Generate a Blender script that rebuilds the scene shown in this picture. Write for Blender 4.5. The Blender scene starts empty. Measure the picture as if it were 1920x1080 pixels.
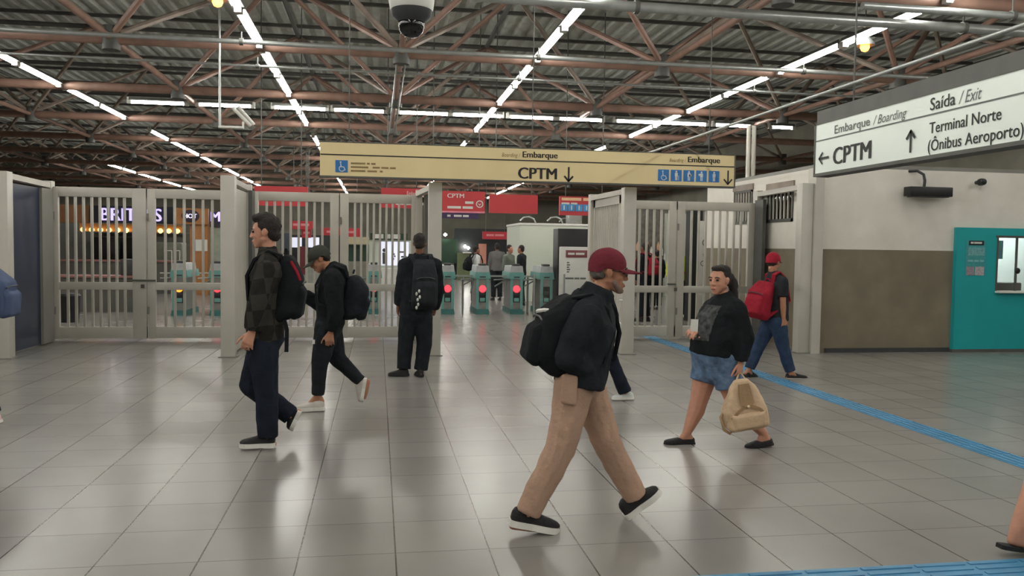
import bpy, bmesh, math, random
import numpy as np
from mathutils import Vector, Matrix, noise
random.seed(7)
SC = bpy.context.scene
COL = SC.collection

# ------------------------------------------------------------------ camera
FPX = 1550.0
def _n(v):
    v = np.array(v, float); return v/np.linalg.norm(v)
_d = _n([708-960, 460-540, FPX])                 # the hall's depth axis seen by the camera
_dn = _n([-.014, 1, (540-463.53)/FPX]); _dn = _n(_dn-_d*np.dot(_d, _dn))
_t = np.cross(_dn, _d)
WM = np.array([_t, _d, -_dn])
CAMH = 1.6
def _ray(px, py): return WM @ np.array([px-960, py-540, FPX])
def at(px, py, Y):
    r = _ray(px, py); s = Y/r[1]; return Vector((r[0]*s, Y, CAMH+r[2]*s))
def atX(px, py, X):
    r = _ray(px, py); s = X/r[0]; return Vector((X, r[1]*s, CAMH+r[2]*s))
def atZ(px, py, z):
    r = _ray(px, py); s = (z-CAMH)/r[2]; return Vector((r[0]*s, r[1]*s, z))
cam = bpy.data.cameras.new('camera'); cam.lens = FPX/1920*36; cam.sensor_width = 36
cam.clip_end = 300
camo = bpy.data.objects.new('camera', cam); COL.objects.link(camo)
mw = Matrix.Identity(4)
for i in range(3):
    mw[i][0] = WM[i, 0]; mw[i][1] = -WM[i, 1]; mw[i][2] = -WM[i, 2]
mw[2][3] = CAMH
camo.matrix_world = mw
SC.camera = camo

# ------------------------------------------------------------------ world, exposure
TUBE = 62.0          # radiance of the fluorescent tubes
EXPO = -0.1
w = bpy.data.worlds.new('world'); SC.world = w; w.use_nodes = True
w.node_tree.nodes['Background'].inputs[0].default_value = (.55, .6, .62, 1)
w.node_tree.nodes['Background'].inputs[1].default_value = .02
SC.view_settings.view_transform = 'Standard'; SC.view_settings.look = 'None'
SC.view_settings.gamma = 1; SC.view_settings.use_curve_mapping = False
SC.view_settings.exposure = EXPO

# ------------------------------------------------------------------ materials
def lin(c):
    return tuple(((x/255)/12.92 if x/255 <= .04045 else ((x/255+.055)/1.055)**2.4) for x in c)
MATS = {}
def mat(name, c, rough=.6, metal=0, var=.12, scale=6, bump=0.0, bscale=60, spec=.5, alpha=1, emit=None, es=0):
    if name in MATS: return MATS[name]
    m = bpy.data.materials.new(name); m.use_nodes = True; MATS[name] = m
    nt = m.node_tree; N = nt.nodes; L = nt.links; b = N['Principled BSDF']
    b.inputs['Roughness'].default_value = rough; b.inputs['Metallic'].default_value = metal
    b.inputs['Specular IOR Level'].default_value = spec
    c = lin(c)
    tc = N.new('ShaderNodeTexCoord'); ns = N.new('ShaderNodeTexNoise')
    ns.inputs['Scale'].default_value = scale; ns.inputs['Detail'].default_value = 5
    L.new(tc.outputs['Object'], ns.inputs['Vector'])
    cr = N.new('ShaderNodeValToRGB')
    cr.color_ramp.elements[0].position = .3; cr.color_ramp.elements[1].position = .7
    cr.color_ramp.elements[0].color = tuple(x*(1-var) for x in c)+(1,)
    cr.color_ramp.elements[1].color = tuple(min(1, x*(1+var)) for x in c)+(1,)
    L.new(ns.outputs['Fac'], cr.inputs['Fac']); L.new(cr.outputs['Color'], b.inputs['Base Color'])
    if bump:
        n2 = N.new('ShaderNodeTexNoise'); n2.inputs['Scale'].default_value = bscale; n2.inputs['Detail'].default_value = 4
        L.new(tc.outputs['Object'], n2.inputs['Vector'])
        bp = N.new('ShaderNodeBump'); bp.inputs['Strength'].default_value = bump; bp.inputs['Distance'].default_value = .02
        L.new(n2.outputs['Fac'], bp.inputs['Height']); L.new(bp.outputs['Normal'], b.inputs['Normal'])
    if emit:
        b.inputs['Emission Color'].default_value = lin(emit)+(1,); b.inputs['Emission Strength'].default_value = es
    if alpha < 1: b.inputs['Alpha'].default_value = alpha
    return m
def cloth(name, c, var=.25, scale=9): return mat(name, c, .92, 0, var, scale, .5, 22, .15)
def glass_mat():
    m = bpy.data.materials.new('window_glass'); m.use_nodes = True
    nt = m.node_tree; N = nt.nodes; L = nt.links
    b = N['Principled BSDF']; N.remove(b)
    tr = N.new('ShaderNodeBsdfTransparent'); gl = N.new('ShaderNodeBsdfGlossy'); gl.inputs['Roughness'].default_value = .05
    fr = N.new('ShaderNodeFresnel'); mx = N.new('ShaderNodeMixShader')
    L.new(fr.outputs[0], mx.inputs[0]); L.new(tr.outputs[0], mx.inputs[1]); L.new(gl.outputs[0], mx.inputs[2])
    L.new(mx.outputs[0], N['Material Output'].inputs[0]); return m
GLASS = glass_mat()

def floor_mat():
    m = bpy.data.materials.new('polished_stone_tiles'); m.use_nodes = True
    nt = m.node_tree; N = nt.nodes; L = nt.links; b = N['Principled BSDF']
    tc = N.new('ShaderNodeTexCoord'); sp = N.new('ShaderNodeSeparateXYZ'); L.new(tc.outputs['Object'], sp.inputs[0])
    def math_(op, a, bb=None, cc=None):
        n = N.new('ShaderNodeMath'); n.operation = op
        for i, v in enumerate((a, bb, cc)):
            if v is None: continue
            if isinstance(v, (int, float)): n.inputs[i].default_value = v
            else: L.new(v, n.inputs[i])
        return n.outputs[0]
    def cell(o, off, size):
        u = math_('DIVIDE', math_('SUBTRACT', o, off), size)
        fl = math_('FLOOR', u); fr = math_('SUBTRACT', u, fl)
        edge = math_('MINIMUM', fr, math_('SUBTRACT', 1.0, fr))
        return fl, math_('MULTIPLY', edge, size)
    fx, ex = cell(sp.outputs[0], .101, .4915); fy, ey = cell(sp.outputs[1], 4.273, .487)
    g1 = math_('LESS_THAN', ex, .0042); g2 = math_('MULTIPLY', math_('LESS_THAN', ey, .0035), .55)
    grout = math_('MAXIMUM', g1, g2)
    cb = N.new('ShaderNodeCombineXYZ'); L.new(fx, cb.inputs[0]); L.new(fy, cb.inputs[1])
    wn = N.new('ShaderNodeTexWhiteNoise'); L.new(cb.outputs[0], wn.inputs[0])
    ns = N.new('ShaderNodeTexNoise'); ns.inputs['Scale'].default_value = .9; ns.inputs['Detail'].default_value = 4; ns.inputs['Roughness'].default_value = .5
    L.new(tc.outputs['Object'], ns.inputs['Vector'])
    val = math_('ADD', math_('MULTIPLY', wn.outputs[0], .22), math_('MULTIPLY', ns.outputs['Fac'], .78))
    cr = N.new('ShaderNodeValToRGB'); cr.color_ramp.elements[0].position = .1; cr.color_ramp.elements[1].position = .9
    cr.color_ramp.elements[0].color = lin((120, 117, 113))+(1,); cr.color_ramp.elements[1].color = lin((146, 143, 138))+(1,)
    L.new(val, cr.inputs['Fac'])
    mx = N.new('ShaderNodeMix'); mx.data_type = 'RGBA'
    L.new(grout, mx.inputs['Factor']); L.new(cr.outputs['Color'], mx.inputs[6]); mx.inputs[7].default_value = lin((58, 57, 55))+(1,)
    L.new(mx.outputs[2], b.inputs['Base Color'])
    b.inputs['Roughness'].default_value = .25
    b.inputs['Specular IOR Level'].default_value = .5
    return m
def twotone_mat():
    m = bpy.data.materials.new('two_tone_wall_paint'); m.use_nodes = True
    nt = m.node_tree; N = nt.nodes; L = nt.links; b = N['Principled BSDF']; b.inputs['Roughness'].default_value = .6
    tc = N.new('ShaderNodeTexCoord'); sp = N.new('ShaderNodeSeparateXYZ'); L.new(tc.outputs['Object'], sp.inputs[0])
    gt = N.new('ShaderNodeMath'); gt.operation = 'GREATER_THAN'; gt.inputs[1].default_value = 1.64
    L.new(sp.outputs[2], gt.inputs[0])
    ns = N.new('ShaderNodeTexNoise'); ns.inputs['Scale'].default_value = 2.2; ns.inputs['Detail'].default_value = 7
    L.new(tc.outputs['Object'], ns.inputs['Vector'])
    def ramp(a, c):
        r = N.new('ShaderNodeValToRGB'); r.color_ramp.elements[0].position = .3; r.color_ramp.elements[1].position = .72
        r.color_ramp.elements[0].color = lin(a)+(1,); r.color_ramp.elements[1].color = lin(c)+(1,)
        L.new(ns.outputs['Fac'], r.inputs[0]); return r.outputs[0]
    mx = N.new('ShaderNodeMix'); mx.data_type = 'RGBA'; L.new(gt.outputs[0], mx.inputs['Factor'])
    L.new(ramp((114, 105, 88), (132, 122, 103)), mx.inputs[6]); L.new(ramp((212, 206, 196), (226, 221, 212)), mx.inputs[7])
    L.new(mx.outputs[2], b.inputs['Base Color']); return m
def plaid_mat():
    m = bpy.data.materials.new('dark_plaid_flannel'); m.use_nodes = True
    nt = m.node_tree; N = nt.nodes; L = nt.links; b = N['Principled BSDF']; b.inputs['Roughness'].default_value = .95
    b.inputs['Specular IOR Level'].default_value = .1
    tc = N.new('ShaderNodeTexCoord'); mp = N.new('ShaderNodeMapping'); mp.inputs['Rotation'].default_value = (.1, .12, .1)
    L.new(tc.outputs['Object'], mp.inputs[0])
    ck = N.new('ShaderNodeTexChecker'); ck.inputs['Scale'].default_value = 8.5
    L.new(mp.outputs[0], ck.inputs['Vector'])
    ck.inputs['Color1'].default_value = lin((34, 33, 32))+(1,); ck.inputs['Color2'].default_value = lin((66, 63, 58))+(1,)
    ns = N.new('ShaderNodeTexNoise'); ns.inputs['Scale'].default_value = 25; L.new(tc.outputs['Object'], ns.inputs['Vector'])
    mx = N.new('ShaderNodeMix'); mx.data_type = 'RGBA'; mx.inputs['Factor'].default_value = .45
    cr = N.new('ShaderNodeValToRGB'); cr.color_ramp.elements[0].color = lin((30, 30, 30))+(1,); cr.color_ramp.elements[1].color = lin((62, 60, 57))+(1,)
    L.new(ns.outputs['Fac'], cr.inputs[0]); L.new(ck.outputs['Color'], mx.inputs[6]); L.new(cr.outputs[0], mx.inputs[7])
    L.new(mx.outputs[2], b.inputs['Base Color']); return m

FLOOR = floor_mat(); TWOTONE = twotone_mat(); PLAID = plaid_mat()
ROOFM = mat('corrugated_roof_sheet', (186, 190, 182), .6, 0, .15, 3)
STEEL_BROWN = mat('brown_painted_steel', (142, 112, 98), .5, 0, .2, 4)
STEEL_TAN = mat('faded_brown_steel', (134, 120, 108), .55, 0, .22, 4)
STEEL_DARK = mat('dark_grey_steel', (84, 84, 80), .6, 0)
PIPE = mat('galvanised_pipe', (168, 172, 170), .35, .55, .1, 8)
WHITEPAINT = mat('off_white_gate_paint', (188, 184, 174), .45, 0, .06, 3)
GREYPAINT = mat('grey_post_paint', (128, 126, 120), .5, 0, .08, 3)
BLACKP = mat('black_plastic', (24, 25, 27), .45, 0, .15)
DARKGREY = mat('dark_grey_plastic', (58, 60, 62), .5)
WHITEPL = mat('white_plastic', (215, 214, 208), .45, 0, .04)
TEAL = mat('teal_booth_paint', (26, 158, 162), .42, 0, .06, 2)
TURQ = mat('turquoise_turnstile_paint', (106, 158, 152), .4, 0, .08)
STAIN = mat('brushed_stainless', (150, 150, 146), .35, .6, .1, 12)
BEIGE = mat('beige_sign_vinyl', (226, 206, 158), .55, 0, .04, 1.5)
SIGNW = mat('white_sign_face', (222, 229, 222), .5, 0, .03, 1, emit=(214, 226, 218), es=.05)  # slight glow put into the face colour, no lamp inside the sign
SIGNBLK = mat('black_sign_lettering', (30, 30, 28), .6)
SIGNGREY = mat('thin_grey_lettering', (98, 100, 98), .6)
SIGNBRN = mat('brown_faded_lettering', (140, 116, 74), .6)
BLUE = mat('blue_pictogram', (38, 112, 178), .5)
RED = mat('red_sign_face', (182, 58, 62), .5, 0, .05, 2, emit=(206, 58, 64), es=.07)  # weak red emission added to the face material itself
TACT = mat('blue_tactile_paving', (72, 134, 172), .4, 0, .14, 5)
NAVYP = mat('navy_panel', (34, 46, 68), .3, 0, .1, 2)
REDLED = mat('red_light', (255, 70, 80), .4, emit=(255, 50, 62), es=2.6)
ORANGELED = mat('orange_light', (255, 150, 50), .4, emit=(255, 140, 40), es=2.6)
TUBEM = mat('lit_fluorescent_tube', (255, 255, 250), .4, emit=(255, 253, 245), es=TUBE)
SODIUM = mat('sodium_lamp_glow', (255, 180, 90), .4, emit=(255, 140, 48), es=14)
SKIN = mat('skin_fair', (196, 142, 118), .55, 0, .08, 20)
SKIN2 = mat('skin_tan', (176, 124, 96), .55, 0, .08, 20)
SKIN3 = mat('skin_brown', (126, 84, 64), .55, 0, .08, 20)
HAIRM = mat('dark_brown_hair', (38, 30, 26), .7, 0, .35, 60, .8, 120)
BLK = cloth('black_cloth', (36, 39, 43)); BLK2 = cloth('black_cotton', (29, 32, 35)); NAVY = cloth('navy_denim', (31, 36, 47))
KHAKI = cloth('khaki_twill', (178, 147, 127), .1, 5); JEANS = cloth('blue_jeans', (50, 64, 88), .2, 10)
DENIM = cloth('faded_denim', (98, 120, 148), .4, 14); MAROON = cloth('maroon_cap_cloth', (108, 44, 54), .15, 12)
REDC = cloth('red_cloth', (150, 38, 52), .15, 8); GREYC = cloth('grey_cloth', (66, 68, 70)); CHAR = cloth('charcoal_cloth', (44, 46, 50))
OLIVE = cloth('olive_grey_cap', (64, 66, 60)); WHITEC = cloth('white_cloth', (205, 208, 206), .08)
SAND = mat('beige_leatherette', (202, 174, 142), .5, 0, .1, 8, .3, 30)
SANDD = mat('tan_leatherette', (158, 128, 94), .5, 0, .1, 8, .3, 30)
RUBW = mat('white_rubber', (224, 222, 214), .6, 0, .04); SHOEB = mat('black_shoe', (22, 22, 23), .7, 0, .2, 20, .4, 60)
SHOEG = mat('light_grey_shoe', (196, 190, 182), .6, 0, .12, 18)
EYEM = mat('dark_eye', (22, 16, 14), .2); LIPM = mat('lips', (150, 84, 78), .5)

# ------------------------------------------------------------------ mesh helpers
def rot_to(d):
    d = Vector(d).normalized(); return d.to_track_quat('Z', 'Y').to_matrix()
class MB:
    def __init__(s): s.bm = bmesh.new()
    def box(s, lo, hi, bevel=0, rot=None, pivot=None):
        lo = Vector(lo); hi = Vector(hi); c = (lo+hi)/2; d = hi-lo
        r = bmesh.ops.create_cube(s.bm, size=1)
        vs = r['verts']
        for v in vs: v.co = Vector((v.co.x*d.x, v.co.y*d.y, v.co.z*d.z))
        if bevel:
            es = list({e for v in vs for e in v.link_edges})
            rb = bmesh.ops.bevel(s.bm, geom=es, offset=bevel, segments=2, affect='EDGES', profile=.5)
            vs = list({v for f in rb['faces'] for v in f.verts} | {v for v in vs if v.is_valid})
        pv = Vector(pivot) if pivot is not None else c
        for v in vs:
            p = v.co+c
            if rot is not None: p = rot @ (p-pv)+pv
            v.co = p
        return s
    def cyl(s, a, b, r0, r1=None, n=10, caps=True):
        a = Vector(a); b = Vector(b); r1 = r0 if r1 is None else r1
        R = rot_to(b-a); A = []; B = []
        for i in range(n):
            t = 2*math.pi*i/n; u = R @ Vector((math.cos(t), math.sin(t), 0))
            A.append(s.bm.verts.new(a+u*r0)); B.append(s.bm.verts.new(b+u*r1))
        for i in range(n):
            j = (i+1) % n; s.bm.faces.new((A[i], A[j], B[j], B[i]))
        if caps: s.bm.faces.new(A[::-1]); s.bm.faces.new(B)
        return s
    def tube(s, pts, r, n=8):
        pts = [Vector(p) for p in pts]; rings = []
        for i, p in enumerate(pts):
            d = (pts[min(i+1, len(pts)-1)]-pts[max(i-1, 0)]).normalized()
            if i == 0: R = rot_to(d); x = R @ Vector((1, 0, 0))
            x = (x-d*x.dot(d)).normalized(); y = d.cross(x)
            rr = r[i] if isinstance(r, (list, tuple)) else r
            rings.append([s.bm.verts.new(p+x*rr*math.cos(2*math.pi*k/n)+y*rr*math.sin(2*math.pi*k/n)) for k in range(n)])
        for i in range(len(rings)-1):
            for k in range(n):
                j = (k+1) % n; s.bm.faces.new((rings[i][k], rings[i][j], rings[i+1][j], rings[i+1][k]))
        s.bm.faces.new(rings[0][::-1]); s.bm.faces.new(rings[-1]); return s
    def ribbon(s, pts, wdir, w, th):
        pts = [Vector(p) for p in pts]; wd = Vector(wdir).normalized(); rings = []
        for i, p in enumerate(pts):
            d = (pts[min(i+1, len(pts)-1)]-pts[max(i-1, 0)]).normalized()
            a = (wd-d*wd.dot(d)).normalized(); b = d.cross(a)
            rings.append([s.bm.verts.new(p+a*w/2*x+b*th/2*y) for x, y in ((-1, -1), (1, -1), (1, 1), (-1, 1))])
        for i in range(len(rings)-1):
            for k in range(4):
                j = (k+1) % 4; s.bm.faces.new((rings[i][k], rings[i][j], rings[i+1][j], rings[i+1][k]))
        s.bm.faces.new(rings[0][::-1]); s.bm.faces.new(rings[-1]); return s
    def hull(s, *pointsets):
        pts = [p for ps in pointsets for p in ps]
        t = bmesh.new()
        vs = [t.verts.new(p) for p in pts]
        r = bmesh.ops.convex_hull(t, input=vs)
        junk = list({g for g in r['geom_interior']+r['geom_unused'] if isinstance(g, bmesh.types.BMVert)})
        if junk: bmesh.ops.delete(t, geom=junk, context='VERTS')
        bmesh.ops.recalc_face_normals(t, faces=t.faces)
        mp = {}
        for v in t.verts: mp[v] = s.bm.verts.new(v.co)
        for f in t.faces: s.bm.faces.new([mp[v] for v in f.verts])
        t.free(); return s
    def prism(s, pts, d):
        d = Vector(d); A = [s.bm.verts.new(Vector(p)) for p in pts]; B = [s.bm.verts.new(Vector(p)+d) for p in pts]
        n = len(A); s.bm.faces.new(A[::-1]); s.bm.faces.new(B)
        for i in range(n):
            j = (i+1) % n; s.bm.faces.new((A[i], A[j], B[j], B[i]))
        return s
    def lathe(s, prof, c, n=20, axis=(0, 0, 1)):
        c = Vector(c); R = rot_to(axis); rings = []
        for r, z in prof:
            rings.append([s.bm.verts.new(c+R @ Vector((max(r, 1e-4)*math.cos(2*math.pi*k/n), max(r, 1e-4)*math.sin(2*math.pi*k/n), z))) for k in range(n)])
        for i in range(len(rings)-1):
            for k in range(n):
                j = (k+1) % n; s.bm.faces.new((rings[i][k], rings[i][j], rings[i+1][j], rings[i+1][k]))
        s.bm.faces.new(rings[0][::-1]); s.bm.faces.new(rings[-1]); return s
    def remesh(s, voxel, smooth=6, disp=0, dscale=.09):
        me = bpy.data.meshes.new('t'); bmesh.ops.recalc_face_normals(s.bm, faces=s.bm.faces); s.bm.to_mesh(me)
        o = bpy.data.objects.new('t', me); COL.objects.link(o)
        m = o.modifiers.new('r', 'REMESH'); m.mode = 'VOXEL'; m.voxel_size = voxel
        if smooth:
            m = o.modifiers.new('s', 'SMOOTH'); m.iterations = smooth; m.factor = .5
        dg = bpy.context.evaluated_depsgraph_get(); ev = o.evaluated_get(dg)
        me2 = bpy.data.meshes.new_from_object(ev)
        bpy.data.objects.remove(o); bpy.data.meshes.remove(me)
        s.bm.free(); s.bm = bmesh.new(); s.bm.from_mesh(me2); bpy.data.meshes.remove(me2)
        if disp:
            s.bm.normal_update()
            for v in s.bm.verts:
                p = v.co/dscale
                q = Vector((p.x, p.y, p.z*.75))
                v.co += v.normal*disp*(noise.noise(q)+.5*noise.noise(q*2.3))
        return s
    def build(s, name, m, parent=None, smooth=True, angle=40, recalc=True):
        if recalc: bmesh.ops.recalc_face_normals(s.bm, faces=s.bm.faces)
        me = bpy.data.meshes.new(name); s.bm.to_mesh(me); s.bm.free()
        off = Vector((0, 0, 0)); q = parent
        while q is not None: off += q.location; q = q.parent
        if parent is not None and off.length > 0: me.transform(Matrix.Translation(-off))
        for p in me.polygons: p.use_smooth = smooth
        if smooth:
            try: me.set_sharp_from_angle(angle=math.radians(angle))
            except Exception: pass
        for mm in (m if isinstance(m, (list, tuple)) else [m]): me.materials.append(mm)
        o = bpy.data.objects.new(name, me); COL.objects.link(o)
        if parent is not None: o.parent = parent
        return o
    def thing(s, name, m, loc, **k):
        """one-mesh thing whose origin sits at loc"""
        bmesh.ops.translate(s.bm, verts=s.bm.verts, vec=-Vector(loc))
        o = s.build(name, m, None, **k); o.location = loc; return o
def tag(o, label, cat, group=None):
    o['label'] = label; o['category'] = cat
    if group: o['group'] = group
    return o
def empty(name, loc, label, cat, group=None):
    o = bpy.data.objects.new(name, None); COL.objects.link(o); o.location = loc; o.empty_display_size = .1
    return tag(o, label, cat, group)
def struct(o): o['kind'] = 'structure'; return o
def copy_tree(o, parent=None):
    c = o.copy(); COL.objects.link(c); c.parent = parent
    for ch in list(o.children): copy_tree(ch, c)
    return c
def text(s, parent, name, m, origin, xdir, ydir, height, width=None, shear=0, bold=0, depth=.004):
    """lettering as mesh; origin = lower left of the line, cap height in metres, optional total width"""
    cu = bpy.data.curves.new('t', 'FONT'); cu.body = s; cu.size = 1; cu.shear = shear; cu.extrude = 0; cu.resolution_u = 3
    o = bpy.data.objects.new('t', cu); COL.objects.link(o)
    dg = bpy.context.evaluated_depsgraph_get(); me = bpy.data.meshes.new_from_object(o.evaluated_get(dg))
    bpy.data.objects.remove(o); bpy.data.curves.remove(cu)
    xs = [v.co.x for v in me.vertices]
    x0, x1 = min(xs), max(xs); cap = .69
    sy = height/cap; sx = sy if width is None else width/(x1-x0)
    X = Vector(xdir).normalized(); Yv = Vector(ydir).normalized(); Z = X.cross(Yv)
    b = bmesh.new(); b.from_mesh(me)
    if bold:
        for q in (-1, 1):
            n0 = len(b.verts); b.from_mesh(me); b.verts.ensure_lookup_table()
            for v in b.verts[n0:]: v.co.x += q*bold; v.co.z += .0005*q
    bpy.data.meshes.remove(me)
    for v in b.verts: v.co = Vector(origin)+X*((v.co.x-x0)*sx)+Yv*(v.co.y*sy)+Z*(depth+v.co.z)
    mb = MB(); mb.bm.free(); mb.bm = b
    return mb.build(name, m, parent, smooth=False, recalc=False)
def bars(parent, name, m, origin, xdir, ydir, words, h, depth=.003):
    """a line of small print that cannot be read: one short strip per word"""
    mb = MB(); X = Vector(xdir); Yv = Vector(ydir); Z = X.cross(Yv)
    for a, b in words:
        p = Vector(origin)+X*a+Z*depth
        mb.prism([p, p+X*(b-a), p+X*(b-a)+Yv*h, p+Yv*h], Z*.001)
    return mb.build(name, m, parent, smooth=False)
XR = Vector((1, 0, 0)); ZU = Vector((0, 0, 1))
def arrow(parent, m, c, xdir, ydir, size, th, name='arrow', depth=.004):
    """arrow pointing along ydir, centred at c"""
    X = Vector(xdir); Yv = Vector(ydir); Z = X.cross(Yv)
    if Z.dot(Vector((0, -1, 0))) < 0 and abs(Z.y) > .5 or Z.x > .5: Z = -Z
    c = Vector(c)+Z*depth; h = size/2; mb = MB()
    def quad(a, b):
        a = c+X*a[0]+Yv*a[1]; b = c+X*b[0]+Yv*b[1]; d = (b-a).normalized(); n = Z.cross(d)*th/2
        mb.prism([a-n, b-n, b+n, a+n], Z*.001)
    quad((0, -h), (0, h*.95)); quad((-h*.62, h*.25), (0.004, h)); quad((h*.62, h*.25), (-.004, h))
    return mb.build(name, m, parent, smooth=False)

# ================================================================== SETTING
mb = MB(); mb.box((-26, -14, -.3), (18, 62, 0)); struct(mb.build('floor', FLOOR, smooth=False))
# corrugated roof, ribs along the hall's depth
mb = MB(); rp = 7.35; x = -26; prof = []
while x < 18:
    prof += [(x, rp), (x+.14, rp), (x+.19, rp+.09), (x+.33, rp+.09)]; x += .38
pa = [Vector((a, -14, z)) for a, z in prof]; pb = [Vector((a, 62, z)) for a, z in prof]
va = [mb.bm.verts.new(p) for p in pa]; vb = [mb.bm.verts.new(p) for p in pb]
va2 = [mb.bm.verts.new(p+ZU*.12) for p in pa]; vb2 = [mb.bm.verts.new(p+ZU*.12) for p in pb]
for i in range(len(pa)-1):
    mb.bm.faces.new((va[i], va[i+1], vb[i+1], vb[i])); mb.bm.faces.new((va2[i], va2[i+1], vb2[i+1], vb2[i]))
struct(mb.build('ceiling', ROOFM, smooth=False))
HALLW = mat('dark_hall_wall', (128, 124, 112), .8, 0, .15, 1)
mb = MB(); mb.box((-26, 61.7, 0), (18, 62, 7.3)); struct(mb.build('wall_far', HALLW, smooth=False))
mb = MB(); mb.box((-26, -14, 0), (-25.7, 61.7, 7.3)); struct(mb.build('wall_left', HALLW, smooth=False))
mb = MB(); mb.box((17.7, -14, 0), (18, 61.7, 7.3)); struct(mb.build('wall_right', HALLW, smooth=False))
mb = MB(); mb.box((-25.7, -14, 0), (17.7, -13.7, 7.3)); struct(mb.build('wall_behind', HALLW, smooth=False))
# enclosed room on the right: two-tone front wall with booth opening, wall receding past the gate
FY = 12.08; TOPZ = 2.92
mb = MB()
mb.box((6.85, FY, 0), (9.93, FY+.2, TOPZ)); mb.box((9.93, FY, 0), (11.6, FY+.2, .98))
mb.box((9.93, FY, 1.89), (11.6, FY+.2, TOPZ)); mb.box((11.6, FY, 0), (17.7, FY+.2, TOPZ))
struct(mb.build('wall_front', TWOTONE, smooth=False))
WX = 6.85
wins = [(12.92, 13.85, 2.1, 2.68), (14.45, 15.25, 2.1, 2.74)]
mb = MB()
ys = [FY+.2, wins[0][0], wins[0][1], wins[1][0], wins[1][1], 16.4]
for i in range(5):
    if i in (1, 3):
        z0, z1 = wins[i//2][2:4]
        mb.box((WX, ys[i], 0), (WX+.2, ys[i+1], z0)); mb.box((WX, ys[i], z1), (WX+.2, ys[i+1], TOPZ))
    else: mb.box((WX, ys[i], 0), (WX+.2, ys[i+1], TOPZ))
mb.box((WX, 16.4, 0), (12, 16.6, TOPZ))
struct(mb.build('wall_side', TWOTONE, smooth=False))
mb = MB(); mb.box((6.86, 12.08, TOPZ), (17.6, 16.6, TOPZ+.06)); struct(mb.build('trim_1', GREYPAINT, smooth=False))
mb = MB(); mb.box((7.0, FY-.02, 0), (9.18, FY, .07)); struct(mb.build('baseboard_front', DARKGREY, smooth=False))
DARKROOM = mat('dim_room_interior', (54, 54, 52), .8)
for i, (a, b, z0, z1) in enumerate(wins):
    mb = MB(); fr = .05
    mb.box((WX-.02, a, z1-fr), (WX+.1, b, z1)); mb.box((WX-.02, a, z0), (WX+.1, b, z0+fr))
    mb.box((WX-.02, a, z0), (WX+.1, a+fr, z1)); mb.box((WX-.02, b-fr, z0), (WX+.1, b, z1))
    wo = struct(mb.build('window_%d' % (i+1), STEEL_DARK, smooth=False))
    for k in range(7):
        y = a+(b-a)*(k+.5)/7
        MB().box((WX-.005, y-.012, z0+.04), (WX+.02, y+.012, z1-.04)).build('bar', WHITEPAINT, wo)
    MB().box((WX+.05, a+.04, z0+.04), (WX+.06, b-.04, z1-.04)).build('pane', GLASS, wo, smooth=False)
    MB().box((WX-.03, a-.03, z1-.01), (WX+.02, b+.03, z1+.1)).build('lintel', STEEL_TAN, wo, smooth=False)
# tactile guide strips in the floor
def tactile(name, p, q, wd):
    mb = MB(); p = Vector(p); q = Vector(q); d = (q-p); L = d.length; d.normalize(); n = Vector((-d.y, d.x, 0))
    mb.prism([p-n*wd/2, q-n*wd/2, q+n*wd/2, p+n*wd/2], ZU*.004)
    nb = max(3, int(wd/.058))
    for k in range(nb):
        o = n*(-wd/2+wd*(k+.5)/nb); t = 0
        while t < L-.05:
            a = p+d*(t+.015)+o+ZU*.004; b = p+d*min(t+.285, L)+o+ZU*.004; hw = n*.014
            mb.prism([a-hw, b-hw, b+hw, a+hw], ZU*.005); t += .3
    return struct(mb.build(name, TACT, smooth=False))
tactile('trim_2', (4.9, 4.0, 0), (4.9, 24, 0), .25)
tactile('trim_3', (.9, 3.655, 0), (8, 3.655, 0), .25)

# ------------------------------------------------------------------ space frame
NX = [-4.5+4.9*k for k in range(-4, 5)]; NY = [15.2+4.75*k for k in range(-5, 10)]
ZB = 5.0; ZT = 6.95
sf = empty('space_frame', (0, 15.2, ZB), 'brown tubular steel space frame hanging under the whole corrugated roof', 'roof frame')
for y in NY:
    mb = MB(); mb.cyl((-25.6, y, ZB+.06), (17.6, y, ZB+.06), .1, n=12)
    mb.build('cross_chord', STEEL_BROWN, sf)
for x in NX:
    mb = MB(); mb.cyl((x, -13, ZB+.06), (x, 61, ZB+.06), .055, n=12); mb.build('long_chord', STEEL_BROWN, sf)
mb = MB()
for x in NX:
    for y in NY: mb.cyl((x, y, ZB-.14), (x, y, ZB+.26), .15, n=10)
nd = mb.build('node_joint', STEEL_DARK, sf); nd['kind'] = 'stuff'
diag = []
for x in NX:
    for y in NY:
        for sx in (-1, 1):
            for sy in (-1, 1):
                tx, ty = x+sx*2.45, y+sy*2.375
                if -25.5 < tx < 17.5: diag.append((abs(y-14)+abs(x-.4)*1.2+(20 if y < 9 else 0), (x, y, ZB+.1), (tx, ty, ZT)))
diag.sort(); rest = MB()
for i, (_, a, b) in enumerate(diag):
    if i < 96:
        mb = MB(); mb.cyl(a, b, .055, n=8); mb.build('diagonal', STEEL_BROWN if i % 3 else STEEL_TAN, sf)
    else: rest.cyl(a, b, .055, n=6)
r = rest.build('diagonal', STEEL_TAN, sf); r['kind'] = 'stuff'
for x in [NX[0]-2.45+4.9*k for k in range(len(NX)+1)]:
    if -25.6 < x < 17.6: MB().cyl((x, -13, ZT), (x, 61, ZT), .06, n=8).build('top_chord', STEEL_DARK, sf)
for y in [NY[0]-2.375+4.75*k for k in range(len(NY)+1)]:
    if y < 61: MB().cyl((-25.6, y, ZT), (17.6, y, ZT), .06, n=8).build('top_chord', STEEL_DARK, sf)
mb = MB(); y = -13
while y < 61: mb.box((-25.6, y-.05, 7.27), (17.6, y+.04, 7.345)); y += 4.75/2
pl = mb.build('purlin', STEEL_DARK, sf, smooth=False); pl['kind'] = 'stuff'
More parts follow.
